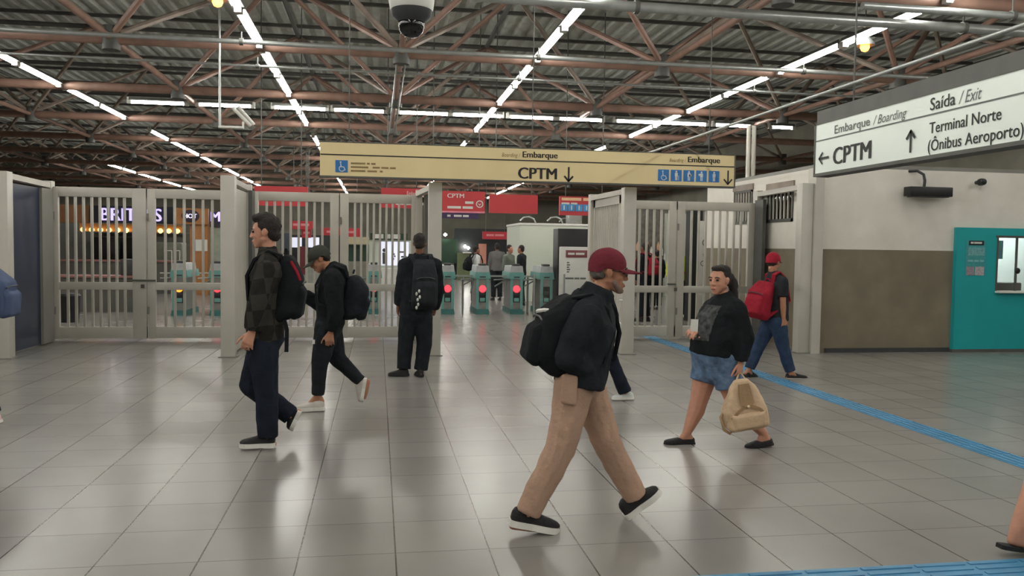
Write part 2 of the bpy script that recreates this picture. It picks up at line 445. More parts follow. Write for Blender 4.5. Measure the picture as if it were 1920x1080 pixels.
# ------------------------------------------------------------------ pipes under the frame
def pipe(name, a, b, r, label, m=PIPE, clips=4.9, group=None):
    a = Vector(a); b = Vector(b); e = empty(name, a, label, 'pipe', group)
    MB().cyl(a, b, r, n=12).build('tube', m, e)
    L = (b-a).length; n = int(L/clips); d = (b-a).normalized()
    for k in range(n):
        p = a+d*(clips*(k+.45))
        if -6.5 < p.x < 11 and p.y < 30:
            mb = MB(); mb.cyl(p-d*.03, p+d*.03, r+.02, n=10); mb.cyl(p, p+ZU*(ZB-p.z+.02 if p.z < ZB else .3), .012, n=6); mb.build('clamp', STEEL_DARK, e)
    return e
pipe('conduit', (-24, 14.02, 4.86), (11.0, 14.14, 4.86), .038, 'silver pipe running just in front of the nearest full brown roof beam')
pipe('conduit', (-24, 15.55, 4.86), (12.5, 16.2, 4.86), .022, 'thin silver conduit crossing behind the nearest full brown roof beam')
pipe('water_pipe', (1.2, 10.83, 4.84), (17.5, 10.95, 4.84), .07, 'thick silver pipe crossing the top right behind the white hanging sign')
pipe('water_pipe', (6.2, 10.05, 4.8), (17.5, 10.1, 4.8), .05, 'silver pipe under the brown beam in the top right corner')
pipe('conduit', (.32, 15.2, 4.86), (.32, 24.6, 4.86), .018, 'left one of two conduits running back from the roof joint above the beige sign', clips=40)
pipe('conduit', (.47, 15.2, 4.86), (.47, 24.6, 4.86), .018, 'right one of two conduits running back from the roof joint above the beige sign', clips=40)
pipe('standpipe', (8.39, 18, 0), (8.39, 18, 4.46), .05, 'left one of two white vertical pipes beside the right end of the beige sign', WHITEPAINT, 40)
pipe('standpipe', (8.52, 18, 0), (8.52, 18, 4.46), .05, 'right one of two white vertical pipes beside the right end of the beige sign', WHITEPAINT, 40)
pipe('sign_rail', (4.5, 4.2, 3.22), (4.5, 15, 3.22), .018, 'long thin rail running back above the white hanging sign', PIPE, 40)

# ------------------------------------------------------------------ fluorescent strip lights
def strip(length, along, loc):
    e = empty('strip_light', loc, 'strip light', 'strip light')
    D = Vector((0, 1, 0)) if along == 'y' else Vector((1, 0, 0)); S = Vector((1, 0, 0)) if along == 'y' else Vector((0, 1, 0))
    h = length/2; c = Vector(loc); mb = MB()
    p = [c+S*-.09+ZU*.06, c+S*-.05+ZU*.13, c+S*.05+ZU*.13, c+S*.09+ZU*.06, c+S*.05+ZU*.06, c+S*-.05+ZU*.06]
    mb.prism([q-D*h for q in p], D*length); mb.build('reflector', mat('grey_reflector', (120, 122, 118), .5), e, smooth=False)
    mb = MB(); mb.cyl(c-D*(h-.03)+ZU*.02, c+D*(h-.03)+ZU*.02, .03, n=8); mb.build('tube', TUBEM, e)
    for s in (-1, 1):
        MB().box(c+D*s*h-Vector((.05, .05, .02)), c+D*s*h+Vector((.05, .05, .13))).build('end_cap', WHITEPL, e, smooth=False)
    return e
proto_y = strip(2.16, 'y', (0, -30, ZB)); used_y = [False]
ORD = ['nearest', 'second', 'third', 'fourth', 'fifth', 'sixth', 'seventh', 'eighth', 'ninth', 'tenth', 'eleventh', 'twelfth', 'thirteenth', 'fourteenth', 'fifteenth', 'sixteenth', 'seventeenth', 'eighteenth', 'nineteenth', 'twentieth', 'next', 'next', 'last']
def put_strip(x, y, z, label, group):
    if not used_y[0]: o = proto_y; used_y[0] = True
    else: o = copy_tree(proto_y)
    o.location = (x, y, z); o['label'] = label; o['group'] = group
LINES = {-11.85: 'far left ceiling line', -6.95: 'ceiling line at the left edge', -2.04: 'ceiling line with the left orange lamp',
         2.86: 'ceiling line right of the dome camera', 7.6: 'ceiling line with the right orange lamp', 12.5: 'ceiling line at the right edge'}
VIS = {-11.85: 38, -6.95: 15.5, -2.04: 10.3, 2.86: 10.3, 7.6: 10.3, 12.5: 9}
for lx, nm in LINES.items():
    k = 0
    for bay in range(-6, 10):
        y0 = 15.2+4.75*bay
        for half in (0, 1):
            yc = y0+.16+1.12+half*2.23
            if yc > 59 or yc < -11: continue
            if 24.9 < yc < 28: continue                       # dark bay beyond the cross row
            if lx == -11.85 and yc < 38 and yc > 14: continue
            if lx == 12.5 and yc > 12: continue
            if yc < VIS[lx]-1:
                put_strip(lx, yc, ZB, 'strip light overhead near the viewer in the '+nm, 'strip lights overhead'); continue
            put_strip(lx, yc, ZB, '%s strip light from the viewer in the %s' % (ORD[min(k, 22)], nm), 'strip lights in '+nm); k += 1
edges = [(240, 338), (345, 460), (482, 583), (588, 687), (707, 803), (808, 900), (920, 1003), (1008, 1092), (1125, 1213), (1218, 1303), (1322, 1400), (1440, 1490)]
px_x = lambda p: -6.0+(p-240)*17.35/1250
proto_x = None
for k, (a, b) in enumerate(edges):
    xa, xb = px_x(a), px_x(b); L = 1.32 if k < 10 else xb-xa
    if proto_x is None or abs(L-1.32) > .1: o = strip(L, 'x', ((xa+xb)/2, 21.55, ZB-.02)); proto_x = proto_x or o
    else: o = copy_tree(proto_x); o.location = ((xa+xb)/2, 21.55, ZB-.02)
    o['label'] = '%s white strip light from the left in the row crossing the hall' % (['first', 'second', 'third', 'fourth', 'fifth', 'sixth', 'seventh', 'eighth', 'ninth', 'tenth', 'eleventh', 'twelfth'][k]); o['group'] = 'strip lights in the cross row'
# orange sodium lamps
for loc, lab in (((-2.2, 12.1, 5.0), 'small orange lamp glowing beside the strip light left of the dome camera'), ((7.75, 12.45, 4.98), 'small orange lamp glowing below the strip light on the right')):
    e = empty('orange_lamp', loc, lab, 'lamp'); c = Vector(loc)
    MB().lathe([(.03, .28), (.05, .25), (.06, .1), (.15, -.02), (.155, -.05)], c, 16).build('shade', PIPE, e)
    MB().lathe([(.001, -.15), (.05, -.13), (.075, -.08), (.06, -.02), (.02, .02)], c, 14).build('bulb', SODIUM, e)
    MB().cyl(c+ZU*.26, c+ZU*2.0, .012, n=6).build('stem', STEEL_DARK, e)

# ------------------------------------------------------------------ gates
PFY = 12.05; GY = 14.1
def portal(xf, xb, label, kind, zt=2.52):
    e = empty('gate_portal', (xf, PFY, 0), label, 'gate portal')
    MB().box((xf-.095, PFY-.05, 0), (xf+.095, PFY+.13, zt), .006).build('front_post', WHITEPAINT, e, angle=30)
    MB().box((xf-.125, PFY-.08, 0), (xf+.125, PFY+.16, .015)).build('foot_plate', GREYPAINT, e)
    MB().box((xb-.05, GY-.08, 0), (xb+.06, GY+.08, zt+.02), .005).build('back_post', WHITEPAINT, e, angle=30)
    a = Vector((xf, PFY+.13, zt-.09)); b = Vector((xb, GY-.08, zt-.09)); n = Vector((.05, 0, 0))
    MB().prism([a-n, b-n, b+n, a+n], ZU*.08).build('top_beam', WHITEPAINT, e, smooth=False)
    return e
p1 = portal(-4.97, -5.12, 'white gate portal at the left edge enclosing a dark blue panel', 0)
MB().box((-5.1, PFY+.2, .02), (-5.06, GY-.55, 2.4)).build('blue_panel', NAVYP, p1, smooth=False)
MB().box((-5.14, GY-.55, .02), (-5.02, GY-.12, 2.4)).build('grey_panel', GREYPAINT, p1, smooth=False)
p2 = portal(-2.06, -2.1, 'white gate portal between the two closed double gates', 0, 2.54)
MB().box((-2.12, PFY+.2, .02), (-2.04, GY-.5, 2.4)).build('infill_panel', WHITEPAINT, p2, smooth=False)
MB().box((-2.02, GY-.5, 0), (-1.96, GY-.2, 2.44)).build('guide_channel', STEEL_DARK, p2, smooth=False)
p3 = portal(.82, .68, 'white gate portal behind the standing man, left side of the open gateway', 0)
MB().box((.76, GY-.5, 0), (.81, GY-.14, 2.44)).build('guide_channel', STEEL_DARK, p3, smooth=False)
p4 = portal(3.74, 3.7, 'white gate portal behind the maroon cap man, right side of the open gateway', 0)
fl = MB(); fl.box((3.70, PFY+.3, .04), (3.78, PFY+.4, 2.44)); fl.box((3.7, GY-.2, .04), (3.78, GY-.1, 2.44)); fl.box((3.7, PFY+.3, 2.3), (3.78, GY-.1, 2.44)); fl.box((3.7, PFY+.3, .05), (3.78, GY-.1, .2))
fo = fl.build('folded_leaf', WHITEPAINT, p4, smooth=False)
for k in range(16):
    y = PFY+.46+k*.089
    MB().box((3.715, y, .2), (3.765, y+.05, 2.3)).build('bar', WHITEPAINT, fo, smooth=False)
p5 = portal(6.6, 6.78, 'white gate portal beside the two-tone wall on the right', 0, 2.66)
MB().box((6.68, GY-.42, 0), (6.74, GY-.1, 2.5)).build('guide_channel', STEEL_DARK, p5, smooth=False)
MB().box((6.7, PFY-.1, 0), (6.848, PFY+.14, 2.9)).build('wall_post', WHITEPAINT, p5, smooth=False)
def leaf(x0, x1, nb, label, stile0=.09, stile1=.1, bolt=None):
    e = empty('gate_leaf', ((x0+x1)/2, GY, .03), label, 'gate', 'barred gate leaves')
    zt = 2.455
    f = MB()
    f.box((x0, GY-.035, .04), (x0+stile0, GY+.035, zt), .004); f.box((x1-stile1, GY-.035, .04), (x1, GY+.035, zt), .004)
    f.box((x0, GY-.033, zt-.15), (x1, GY+.033, zt), .004); f.box((x0, GY-.033, .05), (x1, GY+.033, .235), .004)
    f.build('frame', WHITEPAINT, e, angle=30)
    MB().box((x0+stile0, GY-.03, .83), (x1-stile1, GY+.03, .95), .004).build('mid_rail', WHITEPAINT, e, angle=30)
    a = x0+stile0; b = x1-stile1
    for k in range(nb):
        x = a+(b-a)*(k+1)/(nb+1)
        MB().box((x-.019, GY-.019, .22), (x+.019, GY+.019, zt-.14), .003).build('bar', WHITEPAINT, e, angle=30)
    if bolt:
        mb = MB(); mb.cyl((bolt-.16, GY-.05, .985), (bolt+.0 if bolt > 0 else bolt+.2, GY-.05, .985), .014, n=8); mb.box((bolt-.03, GY-.06, .86), (bolt+.02, GY-.03, .92)); mb.build('bolt', STEEL_DARK, e)
    for z in (.5, 2.0): MB().cyl((x0+.01, GY-.045, z-.06), (x0+.01, GY-.045, z+.06), .016, n=8).build('hinge', GREYPAINT, e)
    return e
leaf(-5.05, -3.67, 8, 'left leaf of the barred gate beside the blue panel', .07, .21, -3.72)
leaf(-3.65, -2.16, 8, 'right leaf of the barred gate beside the blue panel', .12, .06)
leaf(-2.03, -.64, 8, 'left leaf of the barred gate behind the two walking backpackers', .1, .14)
leaf(-.62, .66, 9, 'right leaf of the barred gate behind the standing man', .14, .1)
leaf(3.8, 5.235, 8, 'left leaf of the barred gate behind the maroon cap man', .1, .13, 5.25)
leaf(5.26, 6.72, 8, 'right leaf of the barred gate behind the woman', .14, .12)

# ------------------------------------------------------------------ beige hanging sign
SY = 11.8
sg = empty('hanging_sign', (2.25, SY, 2.78), 'long beige hanging sign reading CPTM above the gateway', 'sign')
MB().box((-.795, SY, 2.555), (5.285, SY+.12, 3.02)).build('face', BEIGE, sg, smooth=False)
mb = MB(); mb.box((-.81, SY-.012, 2.535), (5.30, SY+.13, 2.558)); mb.box((5.283, SY-.01, 2.54), (5.3, SY+.13, 3.03)); mb.box((-.81, SY-.002, 3.018), (5.3, SY+.13, 3.03)); mb.build('frame', STEEL_DARK, sg, smooth=False)
MB().box((-.79, SY-.004, 2.842), (5.28, SY+.01, 2.858)).build('divider_line', SIGNBLK, sg, smooth=False)
def pict(x0, x1, z0, z1, kind):
    p = MB().box((x0, SY-.005, z0), (x1, SY+.005, z1)).build('pictogram', BLUE, sg, smooth=False)
    mb = MB(); cx = (x0+x1)/2; s = (z1-z0); y = SY-.006
    def disc(a, b, r): mb.prism([(cx+a*s+r*s*math.cos(t*math.pi/6), y, z0+b*s+r*s*math.sin(t*math.pi/6)) for t in range(12)], (0, -.002, 0))
    def quad(pts): mb.prism([(cx+a*s, y, z0+b*s) for a, b in pts], (0, -.002, 0))
    if kind == 'chair':
        disc(-.08, .84, .07); quad([(-.12, .76), (-.04, .76), (0, .45), (-.08, .42)]); quad([(-.06, .5), (.2, .47), (.2, .41), (-.06, .42)])
        quad([(.14, .46), (.21, .46), (.33, .18), (.26, .16)])
        for k in range(9):
            t0 = math.radians(110+k*25); t1 = math.radians(110+k*25+25)
            quad([(.02+.25*math.cos(t0), .3+.25*math.sin(t0)), (.02+.25*math.cos(t1), .3+.25*math.sin(t1)), (.02+.19*math.cos(t1), .3+.19*math.sin(t1)), (.02+.19*math.cos(t0), .3+.19*math.sin(t0))])
    else:
        disc(0, .84, .08); quad([(-.13, .74), (.13, .74), (.13, .42), (-.13, .42)])
        quad([(-.1, .44), (-.02, .44), (-.02, .08), (-.1, .08)]); quad([(.02, .44), (.1, .44), (.1, .08), (.02, .08)])
        if kind == 'cane': quad([(.2, .5), (.24, .5), (.24, .08), (.2, .08)])
        if kind == 'belly': disc(.12, .55, .12)
        if kind == 'baby': disc(-.2, .62, .09)
    mb.build('symbol', WHITEPL, p, smooth=False)
pict(-.584, -.417, 2.608, 2.775, 'chair')
for k, kd in enumerate(('chair', 'cane', 'belly', 'baby', 'plain')):
    x0 = 4.09+k*.197; pict(x0, x0+.168, 2.613, 2.781, kd)
for r, ws in enumerate(([(0, .2), (.22, .26), (.28, .34)], [(0, .24), (.3, .4), (.42, .52), (.54, .62)], [(0, .2), (.23, .36), (.4, .44)])):
    bars(sg, 'small_print', SIGNBRN, (-.375, SY, 2.725-r*.052), XR, ZU, ws, .024)
text('CPTM', sg, 'lettering', SIGNBLK, (1.995, SY, 2.59), XR, ZU, .16, .56, bold=.035)
text('Embarque', sg, 'lettering', SIGNBLK, (2.055, SY, 2.895), XR, ZU, .085, .51, bold=.03)
text('Boarding /', sg, 'lettering', SIGNBRN, (1.75, SY, 2.895), XR, ZU, .055, .27, .25)
text('Embarque', sg, 'lettering', SIGNBLK, (4.55, SY, 2.9), XR, ZU, .082, .5, bold=.03)
text('Boarding /', sg, 'lettering', SIGNBRN, (4.26, SY, 2.9), XR, ZU, .05, .26, .25)
arrow(sg, SIGNBLK, (2.735, SY, 2.67), Vector((-1, 0, 0)), Vector((0, 0, -1)), .21, .026)
arrow(sg, SIGNBLK, (5.185, SY, 2.69), Vector((-1, 0, 0)), Vector((0, 0, -1)), .21, .022)
for x in (-.4, 2.2, 4.9): MB().cyl((x, SY+.06, 3.02), (x, SY+.06, 7.4), .008, n=6).build('hanger_rod', STEEL_DARK, sg)

# ------------------------------------------------------------------ white hanging sign on the right
X0 = 4.5
ws = empty('hanging_sign', (X0, 6.4, 2.65), 'white hanging sign with black lettering at the upper right', 'sign')
MB().box((X0, 4.75, 2.405), (X0+.14, 8.06, 2.912)).build('face', SIGNW, ws, smooth=False)
mb = MB(); mb.box((X0-.01, 4.72, 2.375), (X0+.16, 8.075, 2.407)); mb.box((X0-.008, 8.058, 2.38), (X0+.15, 8.08, 2.93)); mb.box((X0-.008, 4.72, 2.91), (X0+.15, 8.08, 2.925)); mb.box((X0-.008, 4.72, 2.38), (X0+.15, 4.75, 2.92))
mb.build('frame', STEEL_DARK, ws, smooth=False)
MB().box((X0+.03, 4.72, 2.925), (X0+.11, 8.1, 3.06)).build('support_channel', STEEL_DARK, ws, smooth=False)
MB().box((X0-.004, 4.76, 2.735), (X0+.01, 8.05, 2.747)).build('divider_line', SIGNGREY, ws, smooth=False)
D = Vector((0, -1, 0))
text('Embarque', ws, 'lettering', SIGNGREY, (X0, 7.70, 2.775), D, ZU, .082, .60, bold=.012)
text('/ Boarding', ws, 'lettering', SIGNGREY, (X0, 7.05, 2.772), D, ZU, .08, .49, .3)
text('Saída', ws, 'lettering', SIGNBLK, (X0, 6.25, 2.775), D, ZU, .1, .3, bold=.016)
text('/ Exit', ws, 'lettering', SIGNGREY, (X0, 5.91, 2.772), D, ZU, .095, .25, .3)
text('CPTM', ws, 'lettering', SIGNBLK, (X0, 7.705, 2.47), D, ZU, .165, .635, bold=.04)
text('Terminal Norte', ws, 'lettering', SIGNBLK, (X0, 6.25, 2.585), D, ZU, .09, .8, bold=.018)
text('(Ônibus Aeroporto)', ws, 'lettering', SIGNBLK, (X0, 6.26, 2.44), D, ZU, .092, 1.03, bold=.018)
arrow(ws, SIGNBLK, (X0-.004, 7.88, 2.555), ZU, Vector((0, 1, 0)), .19, .022)
arrow(ws, SIGNBLK, (X0-.004, 6.485, 2.55), Vector((0, 1, 0)), ZU, .19, .024)
for y in (5.3, 7.5): MB().cyl((X0+.07, y, 3.06), (X0+.07, y, 7.4), .01, n=6).build('hanger_rod', STEEL_DARK, ws)

# ------------------------------------------------------------------ cameras and lamp on the wall
c = Vector((.19, 5.0, 3.02))
e = empty('dome_camera', c, 'white pendant dome security camera with black ball at top centre', 'security camera')
MB().lathe([(.045, 2.2), (.045, .25), (.1, .22), (.128, .17), (.134, .02), (.128, -.02), (.122, -.03)], c, 32).build('housing', WHITEPL, e)
MB().lathe([(.121, -.03), (.11, -.07), (.085, -.09), (.078, -.1)], c, 32).build('collar', DARKGREY, e)
MB().lathe([(.075, -.1), (.077, -.12), (.068, -.155), (.042, -.182), (.001, -.19)], c, 32).build('dome', mat('smoked_dome', (18, 20, 24), .08, 0, .05, spec=.6), e)
e = empty('bullet_camera', (-2.64, 14.7, 3.55), 'small white camera on a hanging bracket above the left gates', 'security camera')
MB().cyl((-2.64, 14.68, 7.4), (-2.64, 14.68, 3.55), .02, n=8).build('drop_rod', PIPE, e)
MB().cyl((-2.66, 14.68, 3.56), (-2.26, 14.68, 3.56), .022, n=8).build('arm', WHITEPL, e)
mb = MB(); mb.cyl((-2.26, 14.68, 3.54), (-2.26, 14.68, 3.66), .02, n=8); mb.build('mount', WHITEPL, e)
mb = MB(); mb.cyl((-2.42, 14.6, 3.88), (-2.14, 14.72, 3.6), .035, n=12); mb.cyl((-2.33, 14.6, 3.9), (-2.09, 14.72, 3.62), .03, n=12); mb.build('body', WHITEPL, e)
e = empty('emergency_light', (8.59, 11.95, 2.56), 'long black box lamp on a curved arm high on the white wall', 'wall lamp')
MB().box((8.22, 11.82, 2.49), (8.96, 12.0, 2.64), .012).build('housing', BLACKP, e)
MB().box((8.27, 11.84, 2.478), (8.91, 11.98, 2.492)).build('lens', DARKGREY, e)
MB().tube([(8.36, 12.09, 2.9), (8.45, 12.0, 2.9), (8.52, 11.94, 2.84), (8.53, 11.92, 2.74), (8.52, 11.92, 2.63)], .022, 10).build('arm', BLACKP, e)
MB().box((8.47, 11.99, 2.52), (8.6, FY, 2.62)).build('bracket', BLACKP, e)
e = empty('wall_camera', (9.56, 12.0, 2.75), 'tiny black camera high on the white wall right of the lamp', 'security camera')
MB().cyl((9.56, FY, 2.75), (9.56, 11.98, 2.75), .03, n=10).build('mount', DARKGREY, e)
MB().lathe([(.02, -.07), (.055, -.05), (.06, 0), (.05, .05), (.02, .06)], (9.56, 11.95, 2.75), 14, (0, -1, 0)).build('body', BLACKP, e)

# ------------------------------------------------------------------ teal ticket booth
BY = 12.0
e = empty('ticket_booth', (10.8, BY, 0), 'teal ticket booth front with lit service window at the right edge', 'booth')
mb = MB(); mb.box((9.2, BY, .03), (9.93, FY-.002, 2.02)); mb.box((9.93, BY, .03), (11.6, FY-.002, .98)); mb.box((9.93, BY, 1.89), (11.6, FY-.002, 2.02)); mb.box((11.6, BY, .03), (13.2, FY-.002, 2.02))
mb.build('front_panel', TEAL, e, smooth=False)
MB().box((9.18, BY-.01, 0), (13.2, FY-.002, .05)).build('plinth', STEEL_DARK, e, smooth=False)
wf = MB(); wf.box((9.9, BY-.015, 1.865), (11.63, BY+.1, 1.9)); wf.box((9.92, BY-.012, 1.0), (9.945, BY+.1, 1.88)); wf.box((11.58, BY-.012, 1.0), (11.61, BY+.1, 1.88)); wf.box((10.31, BY+.03, 1.0), (10.335, BY+.06, 1.88))
wfo = wf.build('window_frame', STEEL_DARK, e, smooth=False)
MB().box((9.945, BY+.042, 1.0), (11.58, BY+.048, 1.87)).build('pane', GLASS, wfo, smooth=False)
MB().box((9.92, BY-.1, .97), (11.62, BY+.1, 1.0)).build('counter_ledge', WHITEPL, e, smooth=False)
MB().lathe([(.04, 0), (.05, .02), (.03, .04)], (10.33, BY+.03, 1.33), 14, (0, -1, 0)).build('lock', BLACKP, e)
MB().box((9.96, BY+.03, 1.52), (10.06, BY+.04, 1.82)).build('notice', mat('teal_notice', (80, 128, 132), .6), e, smooth=False)
intr = MB(); intr.box((9.5, 13.8, 0), (12.6, 13.85, 2.6)); intr.box((9.45, FY+.22, 0), (9.5, 13.85, 2.6)); intr.box((12.6, FY+.22, 0), (12.65, 13.85, 2.6)); intr.box((9.45, FY+.22, 2.6), (12.65, 13.85, 2.65))
intr.build('inner_wall', mat('booth_interior_white', (218, 228, 226), .6, 0, .03), e, smooth=False)
MB().box((9.55, 12.35, .72), (12.5, 13.0, .76)).build('desk', mat('pine_desk', (196, 160, 122), .5, 0, .2, 5), e, smooth=False)
MB().box((10.3, 12.45, .76), (10.8, 12.7, 1.12), .02).build('machine', DARKGREY, e)
MB().box((10.2, 12.9, 2.52), (12, 13.1, 2.58)).build('light_panel', mat('booth_lamp', (255, 255, 255), .4, emit=(240, 250, 250), es=30), e, smooth=False)
nb = empty('notice_sheet', (9.54, BY, 1.5), 'pale notice sheet with dark heading stuck on the teal booth', 'notice')
MB().box((9.36, BY-.004, 1.32), (9.72, BY-.001, 1.82)).build('sheet', mat('faded_teal_notice', (62, 150, 152), .5, 0, .12, 18), nb, smooth=False)
MB().box((9.41, BY-.008, 1.735), (9.68, BY-.003, 1.81), .004).build('heading', mat('navy_heading', (18, 34, 46), .5), nb)
bars(nb, 'small_print', WHITEPL, (9.44, BY-.004, 1.76), XR, ZU, [(0, .05), (.06, .2)], .03, .006)
bars(nb, 'small_print', mat('pale_print', (120, 180, 182), .6), (9.4, BY-.002, 1.47), XR, ZU, [(0, .1), (.12, .2), (.22, .29)], .03, .004)
MB().box((9.40, BY-.007, 1.57), (9.7, BY-.003, 1.7)).build('picture', mat('grey_teal_picture', (104, 160, 162), .6, 0, .3, 30), nb, smooth=False)
MB().box((9.38, BY-.007, 1.25), (9.52, BY-.001, 1.39)).build('sticker', mat('grey_sticker', (146, 136, 146), .6, 0, .3, 40), nb, smooth=False)
MB().box((9.54, BY-.007, 1.25), (9.7, BY-.001, 1.39)).build('sticker', mat('pink_sticker', (170, 164, 168), .6, 0, .25, 40), nb, smooth=False)
# shops and paid area, people follow

# ------------------------------------------------------------------ turnstiles
TY = 19.5
def turnstile(x, label, led=REDLED, arms=True, y=TY):
    e = empty('turnstile', (x, y, 0), label, 'turnstile', 'turnstiles')
    mb = MB(); mb.prism([(x-.14, y, .1), (x+.14, y, .1), (x+.12, y, .85), (x-.12, y, .85)], (0, 1.1, 0)); mb.build('pedestal', STAIN, e, smooth=False)
    mb = MB(); mb.prism([(x-.19, y-.03, .84), (x+.19, y-.03, .84), (x+.17, y-.03, 1.0), (x-.17, y-.03, 1.0)], (0, 1.2, 0))
    mb.box((x-.15, y-.02, .06), (x-.085, y+.02, .86)); mb.box((x+.085, y-.02, .06), (x+.15, y+.02, .86)); mb.build('teal_cover', TURQ, e, smooth=False)
    mb = MB(); mb.prism([(x-.16, y-.02, 1.0), (x+.16, y-.02, 1.0), (x+.14, y-.02, 1.15), (x-.14, y-.02, 1.15)], (0, 1.0, 0)); mb.build('top_cap', mat('pale_grey_cap', (178, 180, 180), .4), e, smooth=False)
    mb = MB(); mb.box((x-.08, y+.02, 1.15), (x+.08, y+.3, 1.2), .01); mb.box((x-.07, y-.034, .87), (x+.07, y-.02, .9)); mb.build('card_reader', DARKGREY, e)
    mb = MB(); mb.box((x-.08, y-.012, .28), (x+.08, y+.01, .66)); mb.build('front_panel', BLACKP, e, smooth=False)
    for z in (.34, .5): MB().box((x-.06, y-.018, z-.045), (x+.06, y-.01, z+.045), .004).build('slot_plate', TURQ if z < .4 else DARKGREY, e)
    if led: MB().lathe([(.085, 0), (.085, .012), (.05, .02)], (x, y-.012, .6), 18, (0, -1, 0)).build('signal_light', led, e)
    mb = MB(); mb.prism([(x-.17, y-.06, 0), (x+.17, y-.06, 0), (x+.15, y-.03, .12), (x-.15, y-.03, .12)], (0, 1.25, 0)); mb.build('base', mat('dark_teal_base', (42, 102, 98), .5), e, smooth=False)
    if arms:
        for a in (0, 1, 2):
            t = math.radians(200+a*60); h = Vector((x-.15, y+.5, .82)); d = Vector((-.55*abs(math.cos(t)), -.15+.12*a, .45*math.sin(t)*(.2 if a == 0 else .9)))
            MB().cyl(h, h+d.normalized()*.36, .018, n=8).build('arm', PIPE, e)
    return e
for x, l, led in ((1.64, 'turnstile with red light just right of the standing man\'s post', REDLED), (2.47, 'turnstile with red light in the middle of the open gateway', REDLED),
                  (3.29, 'turnstile in front of the woman in grey green', REDLED), (4.02, 'turnstile beside the black and white machine', None),
                  (-.08, 'turnstile seen through the gate left of the standing man', REDLED)):
    turnstile(x, l, led)
turnstile(-4.28, 'turnstile with orange light seen through the left gate', ORANGELED, y=19.0)
turnstile(-3.48, 'turnstile with pinkish red light at the right end of the left gate', REDLED, y=19.0)
b = empty('barrier_rail', (2.2, 19.9, 0), 'low metal rail joining the turnstiles in the open gateway', 'barrier')
for xa, xb in ((1.82, 2.29), (2.65, 3.11), (3.47, 3.84)):
    MB().box((xa, 19.96, .87), (xb, 20.02, .91)).build('rail', PIPE, b)
for x in (2.05, 3.65): MB().cyl((x, 19.99, 0), (x, 19.99, .88), .025, n=10).build('post', PIPE, b)
b = empty('glass_barrier', (3.75, 18.6, 0), 'low glass barrier panel beside the right turnstile', 'barrier')
MB().box((3.55, 18.6, .08), (4.25, 18.615, .98)).build('pane', GLASS, b, smooth=False)
for x in (3.55, 4.25): MB().cyl((x, 18.6, 0), (x, 18.6, 1.0), .022, n=10).build('post', PIPE, b)

# ------------------------------------------------------------------ information machine, white kiosk
e = empty('ticket_machine', (4.66, 19.2, 0), 'tall black machine with white front panel right of the open gateway', 'machine')
MB().box((4.22, 19.2, 0), (5.12, 19.75, 2.06), .01).build('body', BLACKP, e)
MB().box((4.25, 19.14, .2), (5.08, 19.2, 1.63), .02).build('front_panel', WHITEPL, e)
MB().box((4.4, 19.12, 1.38), (4.92, 19.14, 1.55), .004).build('heading', mat('dull_red_heading', (132, 72, 78), .5), e)
bars(e, 'small_print', WHITEPL, (4.45, 19.12, 1.44), XR, ZU, [(0, .16), (.19, .4)], .05)
bars(e, 'small_print', SIGNGREY, (4.4, 19.14, .86), XR, ZU, [(0, .2), (.22, .34), (.36, .5)], .04)
for k in range(5): bars(e, 'small_print', SIGNGREY, (4.43, 19.14, 1.02+k*.055), XR, ZU, [(0, .06+.02*(k % 2))], .03)
MB().box((5.06, 19.16, 1.84), (5.13, 19.2, 2.1)).build('bracket', WHITEPL, e, smooth=False)
KW = mat('white_kiosk_panel', (196, 202, 188), .55, 0, .04, 1)
e = empty('kiosk', (5.2, 25, 0), 'white box kiosk room behind the turnstiles', 'kiosk')
MB().box((4.13, 24, 0), (6.4, 26.5, 2.28), .01).build('walls', KW, e, smooth=False)
MB().box((4.11, 23.98, 2.26), (6.42, 26.52, 2.32)).build('roof_edge', WHITEPL, e, smooth=False)
for i, (x, y) in enumerate(((4.5, 24.8), (5.3, 24.6), (5.8, 25.2))):
    MB().tube([(x+.25*math.cos(t*.7), y, 2.34+.2*abs(math.sin(t*.7))) for t in range(9)], .025, 6).build('roof_cable', PIPE, e)
MB().box((5.7, 24.4, 2.32), (6.1, 24.9, 2.75), .02).build('roof_unit', STAIN, e)

# ------------------------------------------------------------------ red signs
def redsign(px0, py0, px1, py1, Y, label, lines=(), m=RED):
    a = at(px0, py0, Y); c2 = at(px1, py1, Y); x0, x1 = a.x, c2.x; z1, z0 = a.z, c2.z
    e = empty('hanging_sign', ((x0+x1)/2, Y, (z0+z1)/2), label, 'sign', 'red hanging signs')
    MB().box((x0, Y, z0), (x1, Y+.1, z1)).build('face', m, e, smooth=False)
    for x in (x0+.15, x1-.15): MB().cyl((x, Y+.05, z1), (x, Y+.05, 7.4), .012, n=6).build('hanger_rod', STEEL_DARK, e)
    return e, x0, x1, z0, z1
s, x0, x1, z0, z1 = redsign(477, 348, 577, 387, 20, 'plain red hanging sign above the young man in plaid')
s, x0, x1, z0, z1 = redsign(715, 352, 792, 391, 20.6, 'red hanging sign reading Embarque left of the standing man\'s post')
text('Embarque', s, 'lettering', WHITEPL, (x0+(x1-x0)*.62, 20.6, z1-.16), XR, ZU, .09, .36)
bars(s, 'small_print', WHITEPL, (x0+.35, 20.6, z0+.08), XR, ZU, [(0, .2), (.24, .5), (.54, .68)], .06)
MB().box((x0, 20.59, z0+.17), (x1, 20.6, z0+.2)).build('white_line', WHITEPL, s, smooth=False)
s, x0, x1, z0, z1 = redsign(800, 357, 909, 400, 20, 'red hanging sign reading CPTM with round white emblem')
text('CPTM', s, 'lettering', WHITEPL, (x0+.5, 20, z1-.16), XR, ZU, .1, .4, bold=.02)
bars(s, 'small_print', WHITEPL, (x0+.93, 20, z1-.3), XR, ZU, [(0, .2)], .06)
